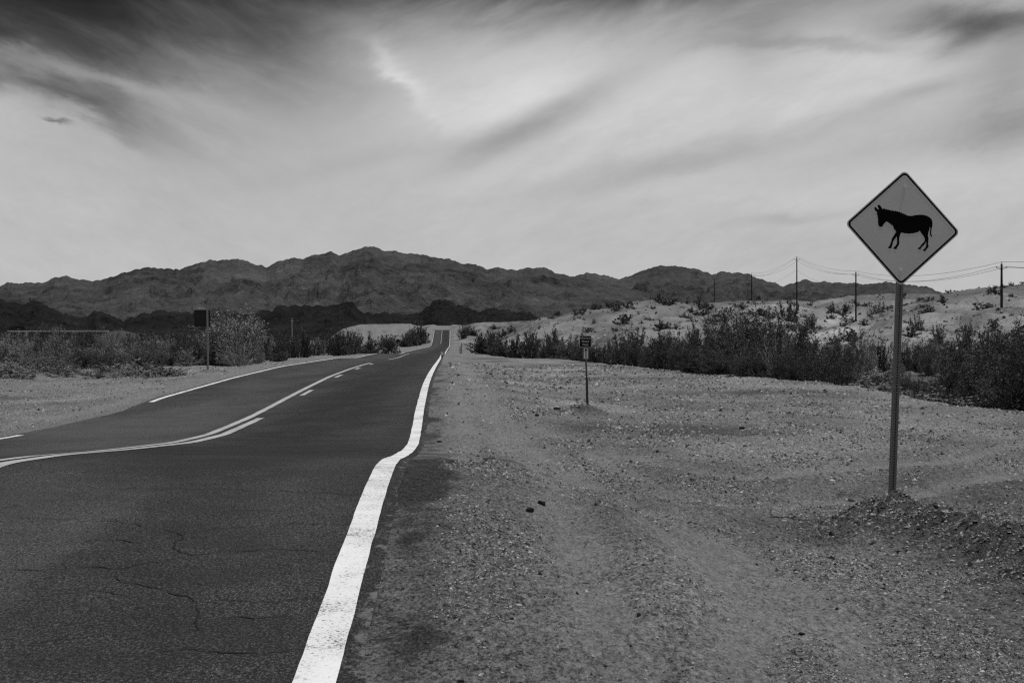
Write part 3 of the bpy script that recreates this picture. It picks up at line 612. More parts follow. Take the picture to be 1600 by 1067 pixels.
L0 = [(-400, 505), (-100, 500), (0, 497), (60, 502), (120, 512), (190, 520), (205, 515), (235, 511), (262, 519), (300, 524), (380, 512), (450, 506), (540, 504), (600, 512), (660, 522), (700, 535)]
mountain('hill', L1, 900, 1300, -6, LAVA, 'low black lava hills with knobs behind the left scrub', 340, (5.5, .34), 50, 80, 900, .7)
mountain('hill', L2, 1000, 1350, -6, LAVA, 'black rocky hill with a blunt top behind the road crest', 350, (5.5, .34), 44, 80, 600, .6)
mountain('hill', L0, 640, 800, -6, LAVA, 'dark foot slopes in front of the black lava hills', 360, (4, .34), 30, 40, 700, .8)

# ------------------------------------------------------------------ long pale wall far to the left
wy = 330
for (a, c) in ((12, 170),):
    x0, y0_, _ = W(a, 517, wy); x1, _, _ = W(c, 517, wy)
    e = empty('concrete_wall', ((x0 + x1) / 2, y0_, 0)); tag(e, 'long low grey wall with a bright white coping behind the left scrub', 'wall')
    zt = CZ + (HOR - 516.6) / 1700 * wy; zb_ = float(gz(np.array([x0]), np.array([y0_]))[0]) - 1
    bm = bmesh.new(); n = 14; Lw = x1 - x0
    for k in range(n): box_bm(bm, -Lw / 2 + (k + .5) * Lw / n, 0, (zb_ + zt - .35) / 2, Lw / n - .15, .5, zt - .35 - zb_)
    bm_obj('wall_panel', bm, CONCD, e)
    bm = bmesh.new(); box_bm(bm, 0, 0, zt - .17, Lw, .9, .35, .04); bm_obj('coping', bm, CONC, e)

# ------------------------------------------------------------------ shrubs
def shrub_mesh(seed, nstem, nleaf, leaf=.016, spread=1.0, upright=.5, leaf_low=.25, sparse=0.0, rad=.006):
    """a dome of thin arching stems; unit height, unit width"""
    rs = np.random.RandomState(seed); paths = []; tips = []; lob = rs.uniform(0, 6.28, 4)
    for i in range(nstem):
        az_ = rs.uniform(0, 6.283); phi = math.asin(rs.uniform(.05, 1)) * (1 if upright < 1 else .6) + (.0 if upright < 1 else .6)
        lump = 1 + .10 * math.sin(2 * az_ + lob[0]) * math.cos(phi) + .10 * math.sin(5 * az_ + lob[1] + 3 * phi)
        L = lump * (1 - .32 * rs.rand() ** 1.5)
        tip = np.array([math.cos(az_) * math.cos(phi) * .46 * L, math.sin(az_) * math.cos(phi) * .46 * L, (.10 + .80 * math.sin(phi)) * L])
        b0_ = np.array([rs.normal(0, .05), rs.normal(0, .05), -.03]); midp = b0_ * .5 + tip * .5 + np.array([tip[0], tip[1], 0]) * rs.uniform(-.25, .30) + rs.normal(0, .03, 3)
        n = 7; tt = np.linspace(0, 1, n)[:, None]; P = (1 - tt) ** 2 * b0_ + 2 * tt * (1 - tt) * midp + tt ** 2 * tip; P[1:] += rs.normal(0, .010, (n - 1, 3))
        paths.append((P, np.linspace(rad * 1.4, rad * .35, n)))
        for k in range(rs.randint(9, 14)):
            a = rs.uniform(leaf_low, 1) * (n - 1); i0 = min(int(a), n - 2); q = P[i0] + (P[i0 + 1] - P[i0]) * (a - i0)
            dd = (P[i0 + 1] - P[i0]); dd /= np.linalg.norm(dd); dd = dd + rs.normal(0, .65, 3); dd /= np.linalg.norm(dd); l = rs.uniform(.05, .13)
            Q = np.array([q, q + dd * l * .5 + rs.normal(0, .010, 3), q + dd * l + rs.normal(0, .015, 3)]); paths.append((Q, np.array([rad * .5, rad * .35, rad * .2]))); tips.append(Q)
    V, Fq = tubes(paths, 3)
    tips = np.array(tips); m = len(tips); k = rs.randint(0, m, nleaf); u = rs.uniform(.1, 1.08, nleaf)
    c = np.where((u < .5)[:, None], tips[k, 0] + (tips[k, 1] - tips[k, 0]) * (u * 2)[:, None], tips[k, 1] + (tips[k, 2] - tips[k, 1]) * ((u - .5) * 2)[:, None]) + rs.normal(0, .016, (nleaf, 3))
    a = rs.normal(size=(nleaf, 3)); a[:, 2] += .5; a /= np.linalg.norm(a, axis=1)[:, None]; bvec = np.cross(a, rs.normal(size=(nleaf, 3))); bvec /= np.linalg.norm(bvec, axis=1)[:, None]
    sz = leaf * rs.uniform(.5, 1.3, nleaf)[:, None]
    LV = np.stack([c - a * sz, c + bvec * sz * .55, c + a * sz, c - bvec * sz * .55], 1)
    sc_ = np.array([1 / (np.percentile(LV[..., 0], 97) - np.percentile(LV[..., 0], 3)), 1 / (np.percentile(LV[..., 1], 97) - np.percentile(LV[..., 1], 3)), 1 / np.percentile(LV[..., 2], 99)])
    LV[..., 2] = np.maximum(LV[..., 2], .0); LV = LV * sc_; V = V * sc_
    return mesh_np('branches', V, Fq, 4), mesh_np('foliage', LV.reshape(-1, 3), np.arange(nleaf * 4).reshape(-1, 4), 4)
PROTO = {}
def proto(key, args, leafm, twigm):
    b_, f_ = shrub_mesh(**args); b_.materials.append(twigm); f_.materials.append(leafm); PROTO.setdefault(key, []).append((b_, f_))
for k in range(4): proto('big', dict(seed=10 + k, nstem=90, nleaf=17000, leaf=.0105), LEAF[0], TWIG[k % 2])
for k in range(3): proto('mid', dict(seed=20 + k, nstem=60, nleaf=9000, leaf=.014), LEAF[k % 2], TWIG[0])
for k in range(3): proto('wispy', dict(seed=30 + k, nstem=60, nleaf=5500, leaf=.011, upright=1.2, leaf_low=.35, rad=.006), LEAF[2], TWIG[1])
for k in range(3): proto('far', dict(seed=40 + k, nstem=34, nleaf=2600, leaf=.026, rad=.008), LEAF[k % 2], TWIG[0])
for k in range(2): proto('dusty', dict(seed=50 + k, nstem=60, nleaf=8000, leaf=.012), LEAF[1 + k], TWIG[1])
for k in range(2): proto('bare', dict(seed=60 + k, nstem=34, nleaf=500, leaf=.010, rad=.008), LEAF[2], TWIG[2])
# tuft: one small mesh
def tuft_mesh(seed):
    b_, f_ = shrub_mesh(seed, 14, 420, leaf=.06, rad=.02)
    f_.materials.append(LEAF[0]); return f_
TUFT = [tuft_mesh(70 + k) for k in range(4)]
TUFTD = []
for q_ in TUFT:
    b2_, q2 = shrub_mesh(170 + len(TUFTD), 22, 1500, leaf=.028, rad=.01); q2.materials.append(LEAF[1 + len(TUFTD) % 2]); q2.name = 'dry_tuft'; TUFTD.append(q2)
RS = random.Random(5)
def shrub_at(kind, px, y17, top, wpx, label, cat='bush', group=None, base=None, name='shrub', sink=0.03):
    X = (px - 800) / 1700 * y17; Y = K * y17; g = float(gz(np.array([X]), np.array([Y]))[0])
    zt = CZ + (HOR - top) / 1700 * y17; h = max(.25, zt - g) 
    wr = max(wpx / 1700 * y17, h * (.86 if kind[0] == 'big' else .62))
    e = empty(name, (X, Y, g - sink * h), RS.uniform(0, 6.28), (wr * 1.0, wr * 1.0, h * .95))
    tag(e, label, cat, group)
    b_, f_ = RS.choice(PROTO[kind]) if isinstance(kind, str) else PROTO[kind[0]][kind[1]]
    link('branches', b_, None, e); link('foliage', f_, None, e); return e
ORD = 'first second third fourth fifth sixth seventh eighth ninth tenth eleventh twelfth thirteenth fourteenth fifteenth sixteenth seventeenth eighteenth nineteenth twentieth'.split()
ORD += ['twenty-' + o for o in ORD[:9]] + ['thirtieth'] + ['thirty-' + o for o in ORD[:9]] + ['fortieth']
def row(items, kinds, text, group, cat='bush'):
    items = sorted(items, key=lambda i: i[0])
    for k, (px, y17, top, wpx) in enumerate(items):
        shrub_at(kinds(k, px), px, y17, top, wpx, text % ORD[k], cat, group)
def edge_row(p0, p1, step, top_fn, w_fn, yk=(1.04, 1.2)):
    out = []; p = p0
    while p < p1:
        y = float(edgeY(p)) * RS.uniform(*yk); out.append((p, y, top_fn(p) + RS.uniform(-4, 4), w_fn(p) * RS.uniform(.85, 1.25))); p += step * RS.uniform(.8, 1.2)
    return out
# right: along the edge of the sand
rowA = edge_row(752, 1075, 19, lambda p: np.interp(p, [750, 800, 850, 900, 960, 1040, 1090], [524, 523, 522, 526, 531, 530, 533]), lambda p: 30, (1.03, 1.12))
row(rowA, lambda k, px: ('far', k % 3) if px < 850 else ('mid', k % 3), 'dark low bush, %s from the left in the row edging the right sand flat', 'dark bushes along the edge of the right sand flat')
rowA2 = edge_row(770, 1060, 33, lambda p: np.interp(p, [750, 850, 1000, 1060], [520, 519, 525, 528]), lambda p: 28, (1.15, 1.35))[::2]
row(rowA2, lambda k, px: ('far', k % 3), 'dull bush, %s from the left in the second rank behind the trail sign', 'bushes in the second rank behind the trail sign')
clump = [(1036, 56, 522, 40), (1078, 49, 530, 50), (1105, 52, 505, 74), (1120, 46.5, 520, 66), (1145, 50, 488, 84), (1168, 53, 480, 66), (1160, 46, 508, 92), (1196, 49, 497, 56), (1218, 46, 494, 50), (1205, 43, 524, 84), (1240, 45, 512, 60), (1255, 41.5, 532, 68), (1278, 43, 540, 58), (1130, 44.5, 545, 64), (1180, 42.5, 545, 64), (1236, 40.2, 552, 58), (1300, 42, 556, 44), (1092,46,545,60)]
row(clump, lambda k, px: ('big', k % 4), 'tall dark bush, %s from the left in the dense clump right of the trail sign', 'tall dark bushes in the clump beside the sand')
sh = shrub_at(('bare', 0), 1212, 42, 520, 60, 'bleached leafless bush with crooked pale branches inside the dark clump')
back = [(1290, 66, 535, 34), (1262, 60, 530, 40), (1310, 76, 512, 34), (1322, 64, 545, 46), (1345, 72, 510, 48), (1352, 66, 528, 56), (1375, 70, 520, 40), (1380, 58, 545, 40), (1418, 74, 523, 26), (1440, 70, 522, 44), (1452, 64, 532, 40), (1468, 70, 524, 22), (1492, 68, 523, 22), (1425, 60, 545, 46), (1460, 56, 550, 46), (1400, 56, 552, 34), (1480, 54, 548, 40), (1500, 50, 545, 46), (1300,58,560,50),(1340,56,562,50)]
back = [(a, b, c + 3, d * .72) for a, b, c, d in back if (a, b) not in ((1380, 58), (1425, 60), (1460, 56), (1300, 58), (1340, 56), (1480, 54))]
row(back, lambda k, px: ('dusty', k % 2) if k % 3 else ('mid', k % 3), 'wash bush, %s from the left at the foot of the pale sand hill', 'bushes in the wash below the sand hill')
low = [(1310, 46, 583, 40), (1345, 44, 588, 30), (1372, 41, 583, 20), (1410, 44, 578, 34), (1436, 39, 590, 30), (1462, 38, 593, 16), (1330, 50, 572, 34), (1478, 42, 575, 36)]
row(low, lambda k, px: ('mid', k % 3), 'small low bush, %s from the left among the white stones of the wash', 'small bushes among the stones of the wash')
rr = [(1512, 36, 522, 50), (1530, 33, 514, 62), (1548, 30.5, 530, 66), (1560, 35, 506, 60), (1585, 33, 503, 62), (1575, 28.5, 520, 84), (1600, 30, 508, 62), (1612, 26.5, 520, 90), (1640, 28, 498, 80), (1590, 27, 545, 66), (1535, 29.5, 552, 52), (1625, 33, 500, 70), (1515, 33, 545, 40), (1565, 27, 560, 50)]
rr = [(a + 12, b, c + 4, d * .85) for a, b, c, d in rr]
row(rr, lambda k, px: ('big', (k * 3 + 1) % 4), 'large dark bush, %s from the left in the thicket below the nearest pole', 'large bushes in the thicket by the nearest pole')
# left
rl = [(-15, 44, 535, 60), (12, 47, 540, 46), (38, 50, 545, 40), (60, 47, 548, 44), (82, 51, 538, 46), (104, 49, 552, 30), (124, 54, 541, 44), (150, 56, 536, 48), (176, 52, 550, 36), (196, 58, 536, 46), (224, 55, 546, 38), (246, 64, 538, 40), (270, 66, 545, 30), (292, 64, 541, 34), (340, 66, 540, 36), (356, 63, 546, 28), (384, 68, 536, 30), (402, 72, 538, 24)]
row(rl, lambda k, px: (('mid', k % 3), ('dusty', k % 2), ('mid', (k + 1) % 3), ('wispy', k % 3))[k % 4], 'scrub bush, %s from the left in the front rank beyond the left verge', 'scrub in the front rank beyond the left verge')
rl = [(-20, 66, 518, 50), (18, 60, 515, 44), (48, 75, 521, 34), (72, 64, 507, 34), (92, 61, 509, 40), (118, 80, 519, 34), (140, 70, 514, 38), (172, 66, 511, 36), (210, 85, 521, 30), (236, 72, 518, 40), (262, 80, 521, 34), (288, 74, 516, 34), (308, 80, 521, 30), (340, 66, 505, 34), (392, 78, 512, 36), (414, 90, 520, 26), (158, 95, 520, 26), (4, 90, 520, 30)]
row(rl, lambda k, px: (('dusty', k % 2), ('mid', k % 3), ('wispy', k % 3))[k % 3], 'taller scrub bush, %s from the left in the second rank left of the road', 'scrub in the second rank beyond the left verge')
shrub_at(('wispy', 0), 362, 66, 480, 82, 'tall pale wispy tree-like bush just past the back of the left sign', 'bush')
shrub_at(('wispy', 1), 372, 64, 487, 60, 'slim pale wispy bush leaning against the tall one by the left sign', 'bush')
shrub_at(('bare', 1), 372, 62, 515, 50, 'leafless bleached bush at the foot of the tall wispy one', 'bush')
shrub_at(('big', 1), 318, 68, 524, 44, 'dense blackish bush directly behind the post of the left sign', 'bush')
rl = []
for px in (404, 416, 434, 452, 458, 474, 494, 516, 530, 548, 560, 574, 583, 608, 440, 503, 538):
    y = float(np.interp(px, [400, 600], [75, 125])) * RS.uniform(.95, 1.5); rl.append((px, y, RS.uniform(514, 526) + (4 if px > 580 else 0), RS.uniform(15, 27)))
row(rl, lambda k, px: ('far', k % 3), 'roadside desert bush, %s from the left in the line running to the ramp', 'bushes running along the left of the road to the ramp')
rl = []
p = 200
while p < 560:
    rl.append((p, RS.uniform(135, 190), RS.uniform(514, 519), RS.uniform(14, 26))); p += RS.uniform(15, 26)
row(rl, lambda k, px: ('far', k % 3), 'faint far scrub bush, %s from the left in the last rank below the lava hills', 'far scrub below the black lava hills')
rl = [(598, 330, 526, 14), (612, 320, 524, 16), (628, 350, 528, 13), (636, 350, 524, 14), (645, 372, 512, 18), (650, 392, 503, 18), (655, 385, 508, 16), (644, 395, 515, 22), (635, 380, 519, 16), (660, 398, 508, 10)]
row(rl, lambda k, px: ('far', (k + 1) % 3), 'dark distant bush, %s from the left against the bank beside the ramp', 'bushes against the bank left of the ramp')
rl = [(723, 415, 507, 12), (732, 425, 505, 14), (741, 420, 509, 12), (774, 430, 506, 16), (800, 420, 507, 14), (828, 400, 503, 18), (815, 300, 512, 20), (786, 240, 513, 20), (770, 210, 516, 20), (752, 220, 518, 18), (848, 260, 508, 18)]
row(rl, lambda k, px: ('far', k % 3), 'small dark bush, %s from the left on the rise to the right of the ramp', 'bushes on the rise right of the ramp')
# on the sand hills
hb = [(1026, 209, 459, 12), (1090, 235, 461, 26), (1036, 215, 468, 16), (1071, 232, 466, 22), (1232, 235, 463, 26), (1268, 190, 489, 15), (1303, 262, 470, 18), (1322, 262, 472, 12), (1432, 128, 490, 17), (1466, 108, 505, 17), (1509, 106, 505, 20), (1412, 170, 477, 12), (1370, 240, 469, 12), (1504, 188, 453, 11), (1485, 190, 452, 8), (1556, 191, 445, 7), (1580, 190, 440, 8), (1598, 190, 440, 10), (865, 130, 512, 16), (990, 96, 508, 24), (1035, 86, 518, 34), (1200, 230, 478, 12), (1084, 130, 505, 14)]
row(hb, lambda k, px: ('far', k % 3), 'lone dark bush, %s from the left among those dotting the pale sand hills', 'lone bushes dotting the sand hills')
# small desert tree
X_, Y_ = (1252 - 800) / 1700 * 75, K * 75; g_ = float(gz(np.array([X_]), np.array([Y_]))[0]); hT = CZ + (HOR - 499) / 1700 * 75 - g_
te = tag(empty('desert_tree', (X_, Y_, g_ - .05)), 'small spindly desert tree with a forked bare trunk before the pale hill', 'tree')
rs = np.random.RandomState(3); paths = []; tipl = []
for (ax, ay2, h0, h1) in ((-.35, .1, 0, .86), (.3, -.1, 0, .95), (.05, .3, .0, .8)):
    P = np.array([(0, 0, -.1), (ax * .1, ay2 * .1, .25 * hT), (ax * .35, ay2 * .4, .5 * hT), (ax * .8, ay2, .75 * hT), (ax * 1.3, ay2 * 1.2, h1 * hT)]); P[1:, :2] += rs.normal(0, .05, (4, 2)); paths.append((P, np.array([.07, .055, .045, .03, .015])))
    for k in range(9):
        q = P[2 + k % 3] + (P[min(4, 3 + k % 3)] - P[2 + k % 3]) * rs.rand(); d = rs.normal(0, 1, 3); d[2] = abs(d[2]) * .5; d /= np.linalg.norm(d); Q = np.array([q, q + d * .25, q + d * .5 + [0, 0, .05]]); paths.append((Q, np.array([.02, .012, .006]))); tipl.append(Q)
V, Fq = tubes(paths, 5); link('trunk', mesh_np('trunk', V, Fq, 4, True), TWIG[0], te)
cen = np.concatenate([np.repeat(q[1:], 45, 0) for q in tipl]); cen = cen + rs.normal(0, .10, cen.shape); nL = len(cen); a = rs.normal(size=(nL, 3)); a /= np.linalg.norm(a, axis=1)[:, None]; bb = np.cross(a, rs.normal(size=(nL, 3))); bb /= np.linalg.norm(bb, axis=1)[:, None]
link('crown', mesh_np('crown', np.stack([cen - a * .035, cen + bb * .02, cen + a * .035, cen - bb * .02], 1).reshape(-1, 3), np.arange(nL * 4).reshape(-1, 4), 4), LEAF[0], te)
# tufts on the hills: up to ~280
cnt = 0; rs = np.random.RandomState(12)
tries = 0
while cnt < 215 and tries < 9000:
    tries += 1
    u = rs.rand()
    if u < .5: px = rs.uniform(840, 1200); y17 = rs.uniform(118, 212)
    elif u < .8: px = rs.uniform(1190, 1620); y17 = rs.uniform(95, 190)
    else: px = rs.uniform(1100, 1450); y17 = rs.uniform(200, 300)
    X = (px - 800) / 1700 * y17; Y = K * y17
    z_, a_ = gz(np.array([X]), np.array([Y]), attrs=True)
    if a_['hill'][0] < .3: continue
    e = link('tuft', TUFT[cnt % 4], None); s_ = rs.uniform(.35, 1.0) ** 1.6 * 2.1
    e.location = (X, Y, z_[0] - .02); e.rotation_euler = (0, 0, rs.uniform(0, 6.28)); e.scale = (s_, s_, s_ * rs.uniform(.5, .8))
    where = 'long pale sand hill behind the trail sign' if u < .5 else 'near sand hill rising behind the burro sign' if u < .8 else 'far sandy slopes below the utility poles'
    tag(e, 'small dark tuft dotted on the ' + where, 'tuft', 'small tufts on the ' + where); cnt += 1
# tufts in the wash and left verge edge
cnt = 0
for k in range(90):
    if k % 3: px = rs.uniform(1290, 1560); y17 = float(edgeY(px)) * rs.uniform(1.05, 1.9); lab = ('dry clump of brush among the stones of the right wash', 'dry clumps in the right wash')
    else: px = rs.uniform(-20, 285); y17 = rs.uniform(40, 48); lab = ('dry clump of brush along the far edge of the left verge', 'dry clumps on the far edge of the left verge')
    X = (px - 800) / 1700 * y17; Y = K * y17; z_ = float(gz(np.array([X]), np.array([Y]))[0])
    e = link('dry_tuft', TUFTD[k % 4], None); s_ = rs.uniform(.4, 1.1); e.location = (X, Y, z_ - .02); e.rotation_euler = (0, 0, rs.uniform(0, 6.28)); e.scale = (s_ * 1.3, s_ * 1.3, s_ * .6)
    tag(e, lab[0], 'tuft', lab[1])

# ------------------------------------------------------------------ rocks
def rock_mesh(seed, mat):
    bm = bmesh.new(); bmesh.ops.create_icosphere(bm, subdivisions=2, radius=1); r = random.Random(seed)
    planes = [Vector((r.gauss(0, 1), r.gauss(0, 1), r.gauss(0, 1))).normalized() for _ in range(9)]
    for v in bm.verts:
        for p in planes:
            d = v.co.dot(p) - r.uniform(.60, .64)
            if d > 0: v.co -= p * d
        v.co *= 1 + r.uniform(-.06, .06)
    me = bpy.data.meshes.new('rock'); bm.to_mesh(me); bm.free(); me.materials.append(mat); return me
RM = {c: [rock_mesh(k + 10 * j, m) for k in range(3)] for j, (c, m) in enumerate((('d', ROCKD), ('p', ROCKP), ('g', ROCKM)))}
rocks = [(828, 797, 11, 9, 'd', 'black angular rock, the lower of the pair near the asphalt spill'), (846, 786, 11, 11, 'd', 'black angular rock, the upper of the pair near the asphalt spill'),
 (870, 638, 11, 6, 'd', 'flat black rock on the sand beside the trail sign mound'), (839, 650, 6, 4, 'd', 'small black stone below and left of the trail sign mound'),
 (740, 847, 10, 9, 'g', 'pale faced wedge of rock under the asphalt spill'), (1330, 776, 11, 10, 'g', 'light rock with a dark underside left of the burro sign mound'),
 (1477, 858, 12, 11, 'g', 'grey boulder on the burro sign berm with a dark left face'), (1462, 803, 6, 7, 'd', 'small dark stone on the crest of the berm beside the burro sign'),
 (1478, 823, 6, 6, 'p', 'white stone high on the far flank of the berm'), (1288, 881, 12, 7, 'g', 'brown flat rock in the gravel left of the berm'), (1245, 893, 9, 5, 'd', 'dark low rock beside the brown flat one left of the berm'),
 (1488, 886, 9, 5, 'p', 'pale flat stone at the foot of the berm'), (1159, 667, 9, 5, 'd', 'dark rock alone on the open sand right of the trail sign'), (1253, 986, 9, 7, 'd', 'dark rock low in the gravel beneath the berm'),
 (998, 968, 8, 6, 'd', 'small dark stone halfway along the bottom gravel'), (800, 970, 5, 5, 'd', 'tiny black stone in the gravel beside the white edge line'), (911, 724, 6, 5, 'd', 'black pebble on the smooth sand above the rock pair'),
 (811, 947, 12, 4, 'p', 'pair-like white flat stone in the gravel by the road'), (913, 912, 16, 3, 'd', 'thin dark slab lying flat in the near gravel'), (947, 1035, 8, 7, 'g', 'rounded grey stone at the bottom of the gravel'),
 (927, 1026, 7, 4, 'p', 'white pebble above the rounded grey stone at the bottom'), (1082, 1046, 7, 6, 'p', 'lone white stone low on the sand, bottom middle'), (720, 1064, 9, 6, 'd', 'dark stone cut by the bottom border beside the road'),
 (1010, 744, 12, 5, 'g', 'cluster stone on the sand middle right of the rock pair'), (1160, 655, 7, 4, 'g', 'grey stone just above the dark rock on open sand'), (702, 715, 5, 4, 'd', 'dark pebble by the bend of the white edge line'), (686, 690, 9, 4, 'd', 'dark flat stone at the asphalt edge in the dip'),
 (1225, 812, 9, 3, 'p', 'white sliver of stone beside the twig left of the burro sign'), (1298, 868, 8, 5, 'p', 'pale stone above the brown flat rock left of the berm'), (1020, 606, 6, 4, 'p', 'white stone far back on the sand behind the trail sign'), (1370, 828, 7, 6, 'p', 'pale stone on the near flank of the sign mound'), (1405, 862, 7, 7, 'd', 'dark stone below the burro post at the foot of the mound')]
for k, (px, py, wp, hp, c, lab) in enumerate(rocks):
    X, Y, z_, y17 = hitY(px, py + hp * .3, 3.0, 90)
    z_ = float(gz(np.array([X]), np.array([Y]))[0])
    o = link('rock', RM[c][k % 3], None); s_ = y17 / 1700 / 2 * 1.3; o.location = (X, Y, z_ + hp * s_ * .30); o.scale = (wp * s_, max(wp, hp) * s_ * .9, hp * s_); o.rotation_euler = (0, 0, RS.uniform(-.6, .6))
    tag(o, lab, 'rock', 'single rocks lying on the sand')
# white litter
for (px, py, wp, hp, lab) in ((178, 567, 11, 5, 'crumpled white bag on the far edge of the left verge'), (223, 563.5, 6, 4, 'small scrap of white litter right of the crumpled bag')):
    X, Y, z_, y17 = hitY(px, py + 2, 10, 90); me = rock_mesh(77 + px, LITTER); o = link('litter', me, None); s_ = y17 / 1700 / 2 * 1.3
    z_ = float(gz(np.array([X]), np.array([Y]))[0]); o.location = (X, Y, z_ + hp * s_ * .5); o.scale = (wp * s_, wp * s_ * .6, hp * s_); tag(o, lab, 'litter')
# fallen branches
def branch_obj(pts, r0, mat, lab, seed):
    rs = np.random.RandomState(seed); P = []
    for (px, py, lift) in pts:
        X, Y, z_, y17 = hitY(px, py, 3, 90); z2 = float(gz(np.array([X]), np.array([Y]))[0]); P.append((X, Y, z2 + lift))
    P = np.array(P); q = np.linspace(0, len(P) - 1, 9); Q = np.stack([np.interp(q, np.arange(len(P)), P[:, i]) for i in range(3)], 1) + rs.normal(0, r0 * .8, (9, 3))
    paths = [(Q, np.linspace(r0, r0 * .4, 9))]
    for k in range(4):
        a = Q[2 + k]; d = Q[3 + k] - a + rs.normal(0, r0 * 3, 3); d[2] = abs(d[2]) * .6; paths.append((np.array([a, a + d * .8, a + d * 1.5]), np.array([r0 * .5, r0 * .3, r0 * .15])))
    V, Fq = tubes(paths, 5); o = link('fallen_branch', mesh_np('fallen_branch', V, Fq, 4, True), mat); tag(o, lab, 'branch')
branch_obj([(58, 582, .03), (80, 571, .25), (88, 568, .35)], .03, TWIG[2], 'bleached broken branch sticking up at the far edge of the left verge', 1)
branch_obj([(84, 566, .3), (98, 572, .15), (106, 578, .03)], .035, TWIG[0], 'dark fallen branch leaning beside the bleached one on the left verge', 2)
branch_obj([(1202, 812, .01), (1235, 812, .015), (1275, 814, .01)], .006, TWIG[0], 'thin dark twig lying on the sand left of the burro sign', 3)
branch_obj([(1545, 805, .01), (1558, 801, .01)], .006, TWIG[0], 'short dark stick on the sand right of the berm', 4)
branch_obj([(700, 969, .005), (722, 968, .005)], .003, TWIG[0], 'hair-thin straw in the gravel near the road edge', 5)

# ------------------------------------------------------------------ burro warning sign
a45 = math.sqrt(.5)
Yc = MY + .30
Cc = Vector(((1410.6 - 800) / F * Yc, Yc, CZ + (HOR - 356.3) / F * Yc))
pxm = Yc / F
tx_, tz_ = (1410.6 - 800) / F, (HOR - 356.3) / F
def RU(a, b_): return Vector((173.8 + tx_ * a, a, -13.8 + tz_ * a)), Vector((6.5 + tx_ * b_, b_, 175.2 + tz_ * b_))
best = None
for ia in range(-60, 100):
    for ib in range(0, 60):
        r_, u_ = RU(ia * 1.0, ib * 1.0); e_ = (r_.length - u_.length) ** 2 + (r_.dot(u_) / 175) ** 2
        if best is None or e_ < best[0]: best = (e_, ia, ib)
Rv, Uv = RU(best[1], best[2]); SQ = Rv.length / 178.5
print('sign pose', best, Rv, Uv)
d_ = 178.5 * SQ * pxm                                   # diagonal with rounded corners
Rn = Rv.normalized(); Un = (Uv - Rn * Uv.dot(Rn)).normalized(); Nn = Rn.cross(Un).normalized()   # Nn away from the camera
if Nn.y < 0: Nn = -Nn
se = empty('burro_sign', (0, 0, 0)); tag(se, 'diamond burro warning sign on a tall perforated post in the near sand', 'road sign')
base_p = Vector((sgx, MY, float(gz(np.array([sgx]), np.array([MY]))[0]) - .10)); se.location = base_p
frame = Matrix((( Rn.x, Nn.x, Un.x, Cc.x - base_p.x), (Rn.y, Nn.y, Un.y, Cc.y - base_p.y), (Rn.z, Nn.z, Un.z, Cc.z - base_p.z), (0, 0, 0, 1)))
side = d_ / math.sqrt(2) + .03; 
def rdiamond(half, rad, n=8):
    """rounded square turned on its corner, in sign plane (x right, z up)"""
    pts = []
    for q, (cx, cy) in enumerate(((1, 1), (-1, 1), (-1, -1), (1, -1))):
        for k in range(n + 1):
            a = math.pi / 2 * q + math.pi / 2 * k / n; pts.append((cx * (half - rad) + rad * math.cos(a), cy * (half - rad) + rad * math.sin(a)))
    return [(a45 * (x - y), a45 * (x + y)) for x, y in pts]
def plate(bm, pts, y0, y1):
    n = len(pts); f = [bm.verts.new((x, y0, z)) for x, z in pts]; r = [bm.verts.new((x, y1, z)) for x, z in pts]
    bm.faces.new(f); bm.faces.new(r[::-1])
    for i in range(n): bm.faces.new((f[i], r[i], r[(i + 1) % n], f[(i + 1) % n]))
def ring(bm, po, pi, y0):
    n = len(po); a = [bm.verts.new((x, y0, z)) for x, z in po]; c = [bm.verts.new((x, y0, z)) for x, z in pi]
    for i in range(n): bm.faces.new((a[i], a[(i + 1) % n], c[(i + 1) % n], c[i]))
H = (d_ / 2 + .048 * (math.sqrt(2) - 1)) / math.sqrt(2)
bm = bmesh.new(); plate(bm, rdiamond(H, .048), 0, .003); bmesh.ops.recalc_face_normals(bm, faces=bm.faces)
pan = bm_obj('sign_panel', bm, RIM, se); pan.matrix_local = frame
def child(name, bm, mat): return bm_obj(name, bm, mat, pan)
bm = bmesh.new(); plate(bm, rdiamond(H - .026, .036), -.0012, -.0002); bmesh.ops.recalc_face_normals(bm, faces=bm.faces); child('sheeting', bm, FACE)
bm = bmesh.new(); ring(bm, rdiamond(H - .011, .042), rdiamond(H - .028, .032), -.0022); child('border', bm, BLACK)
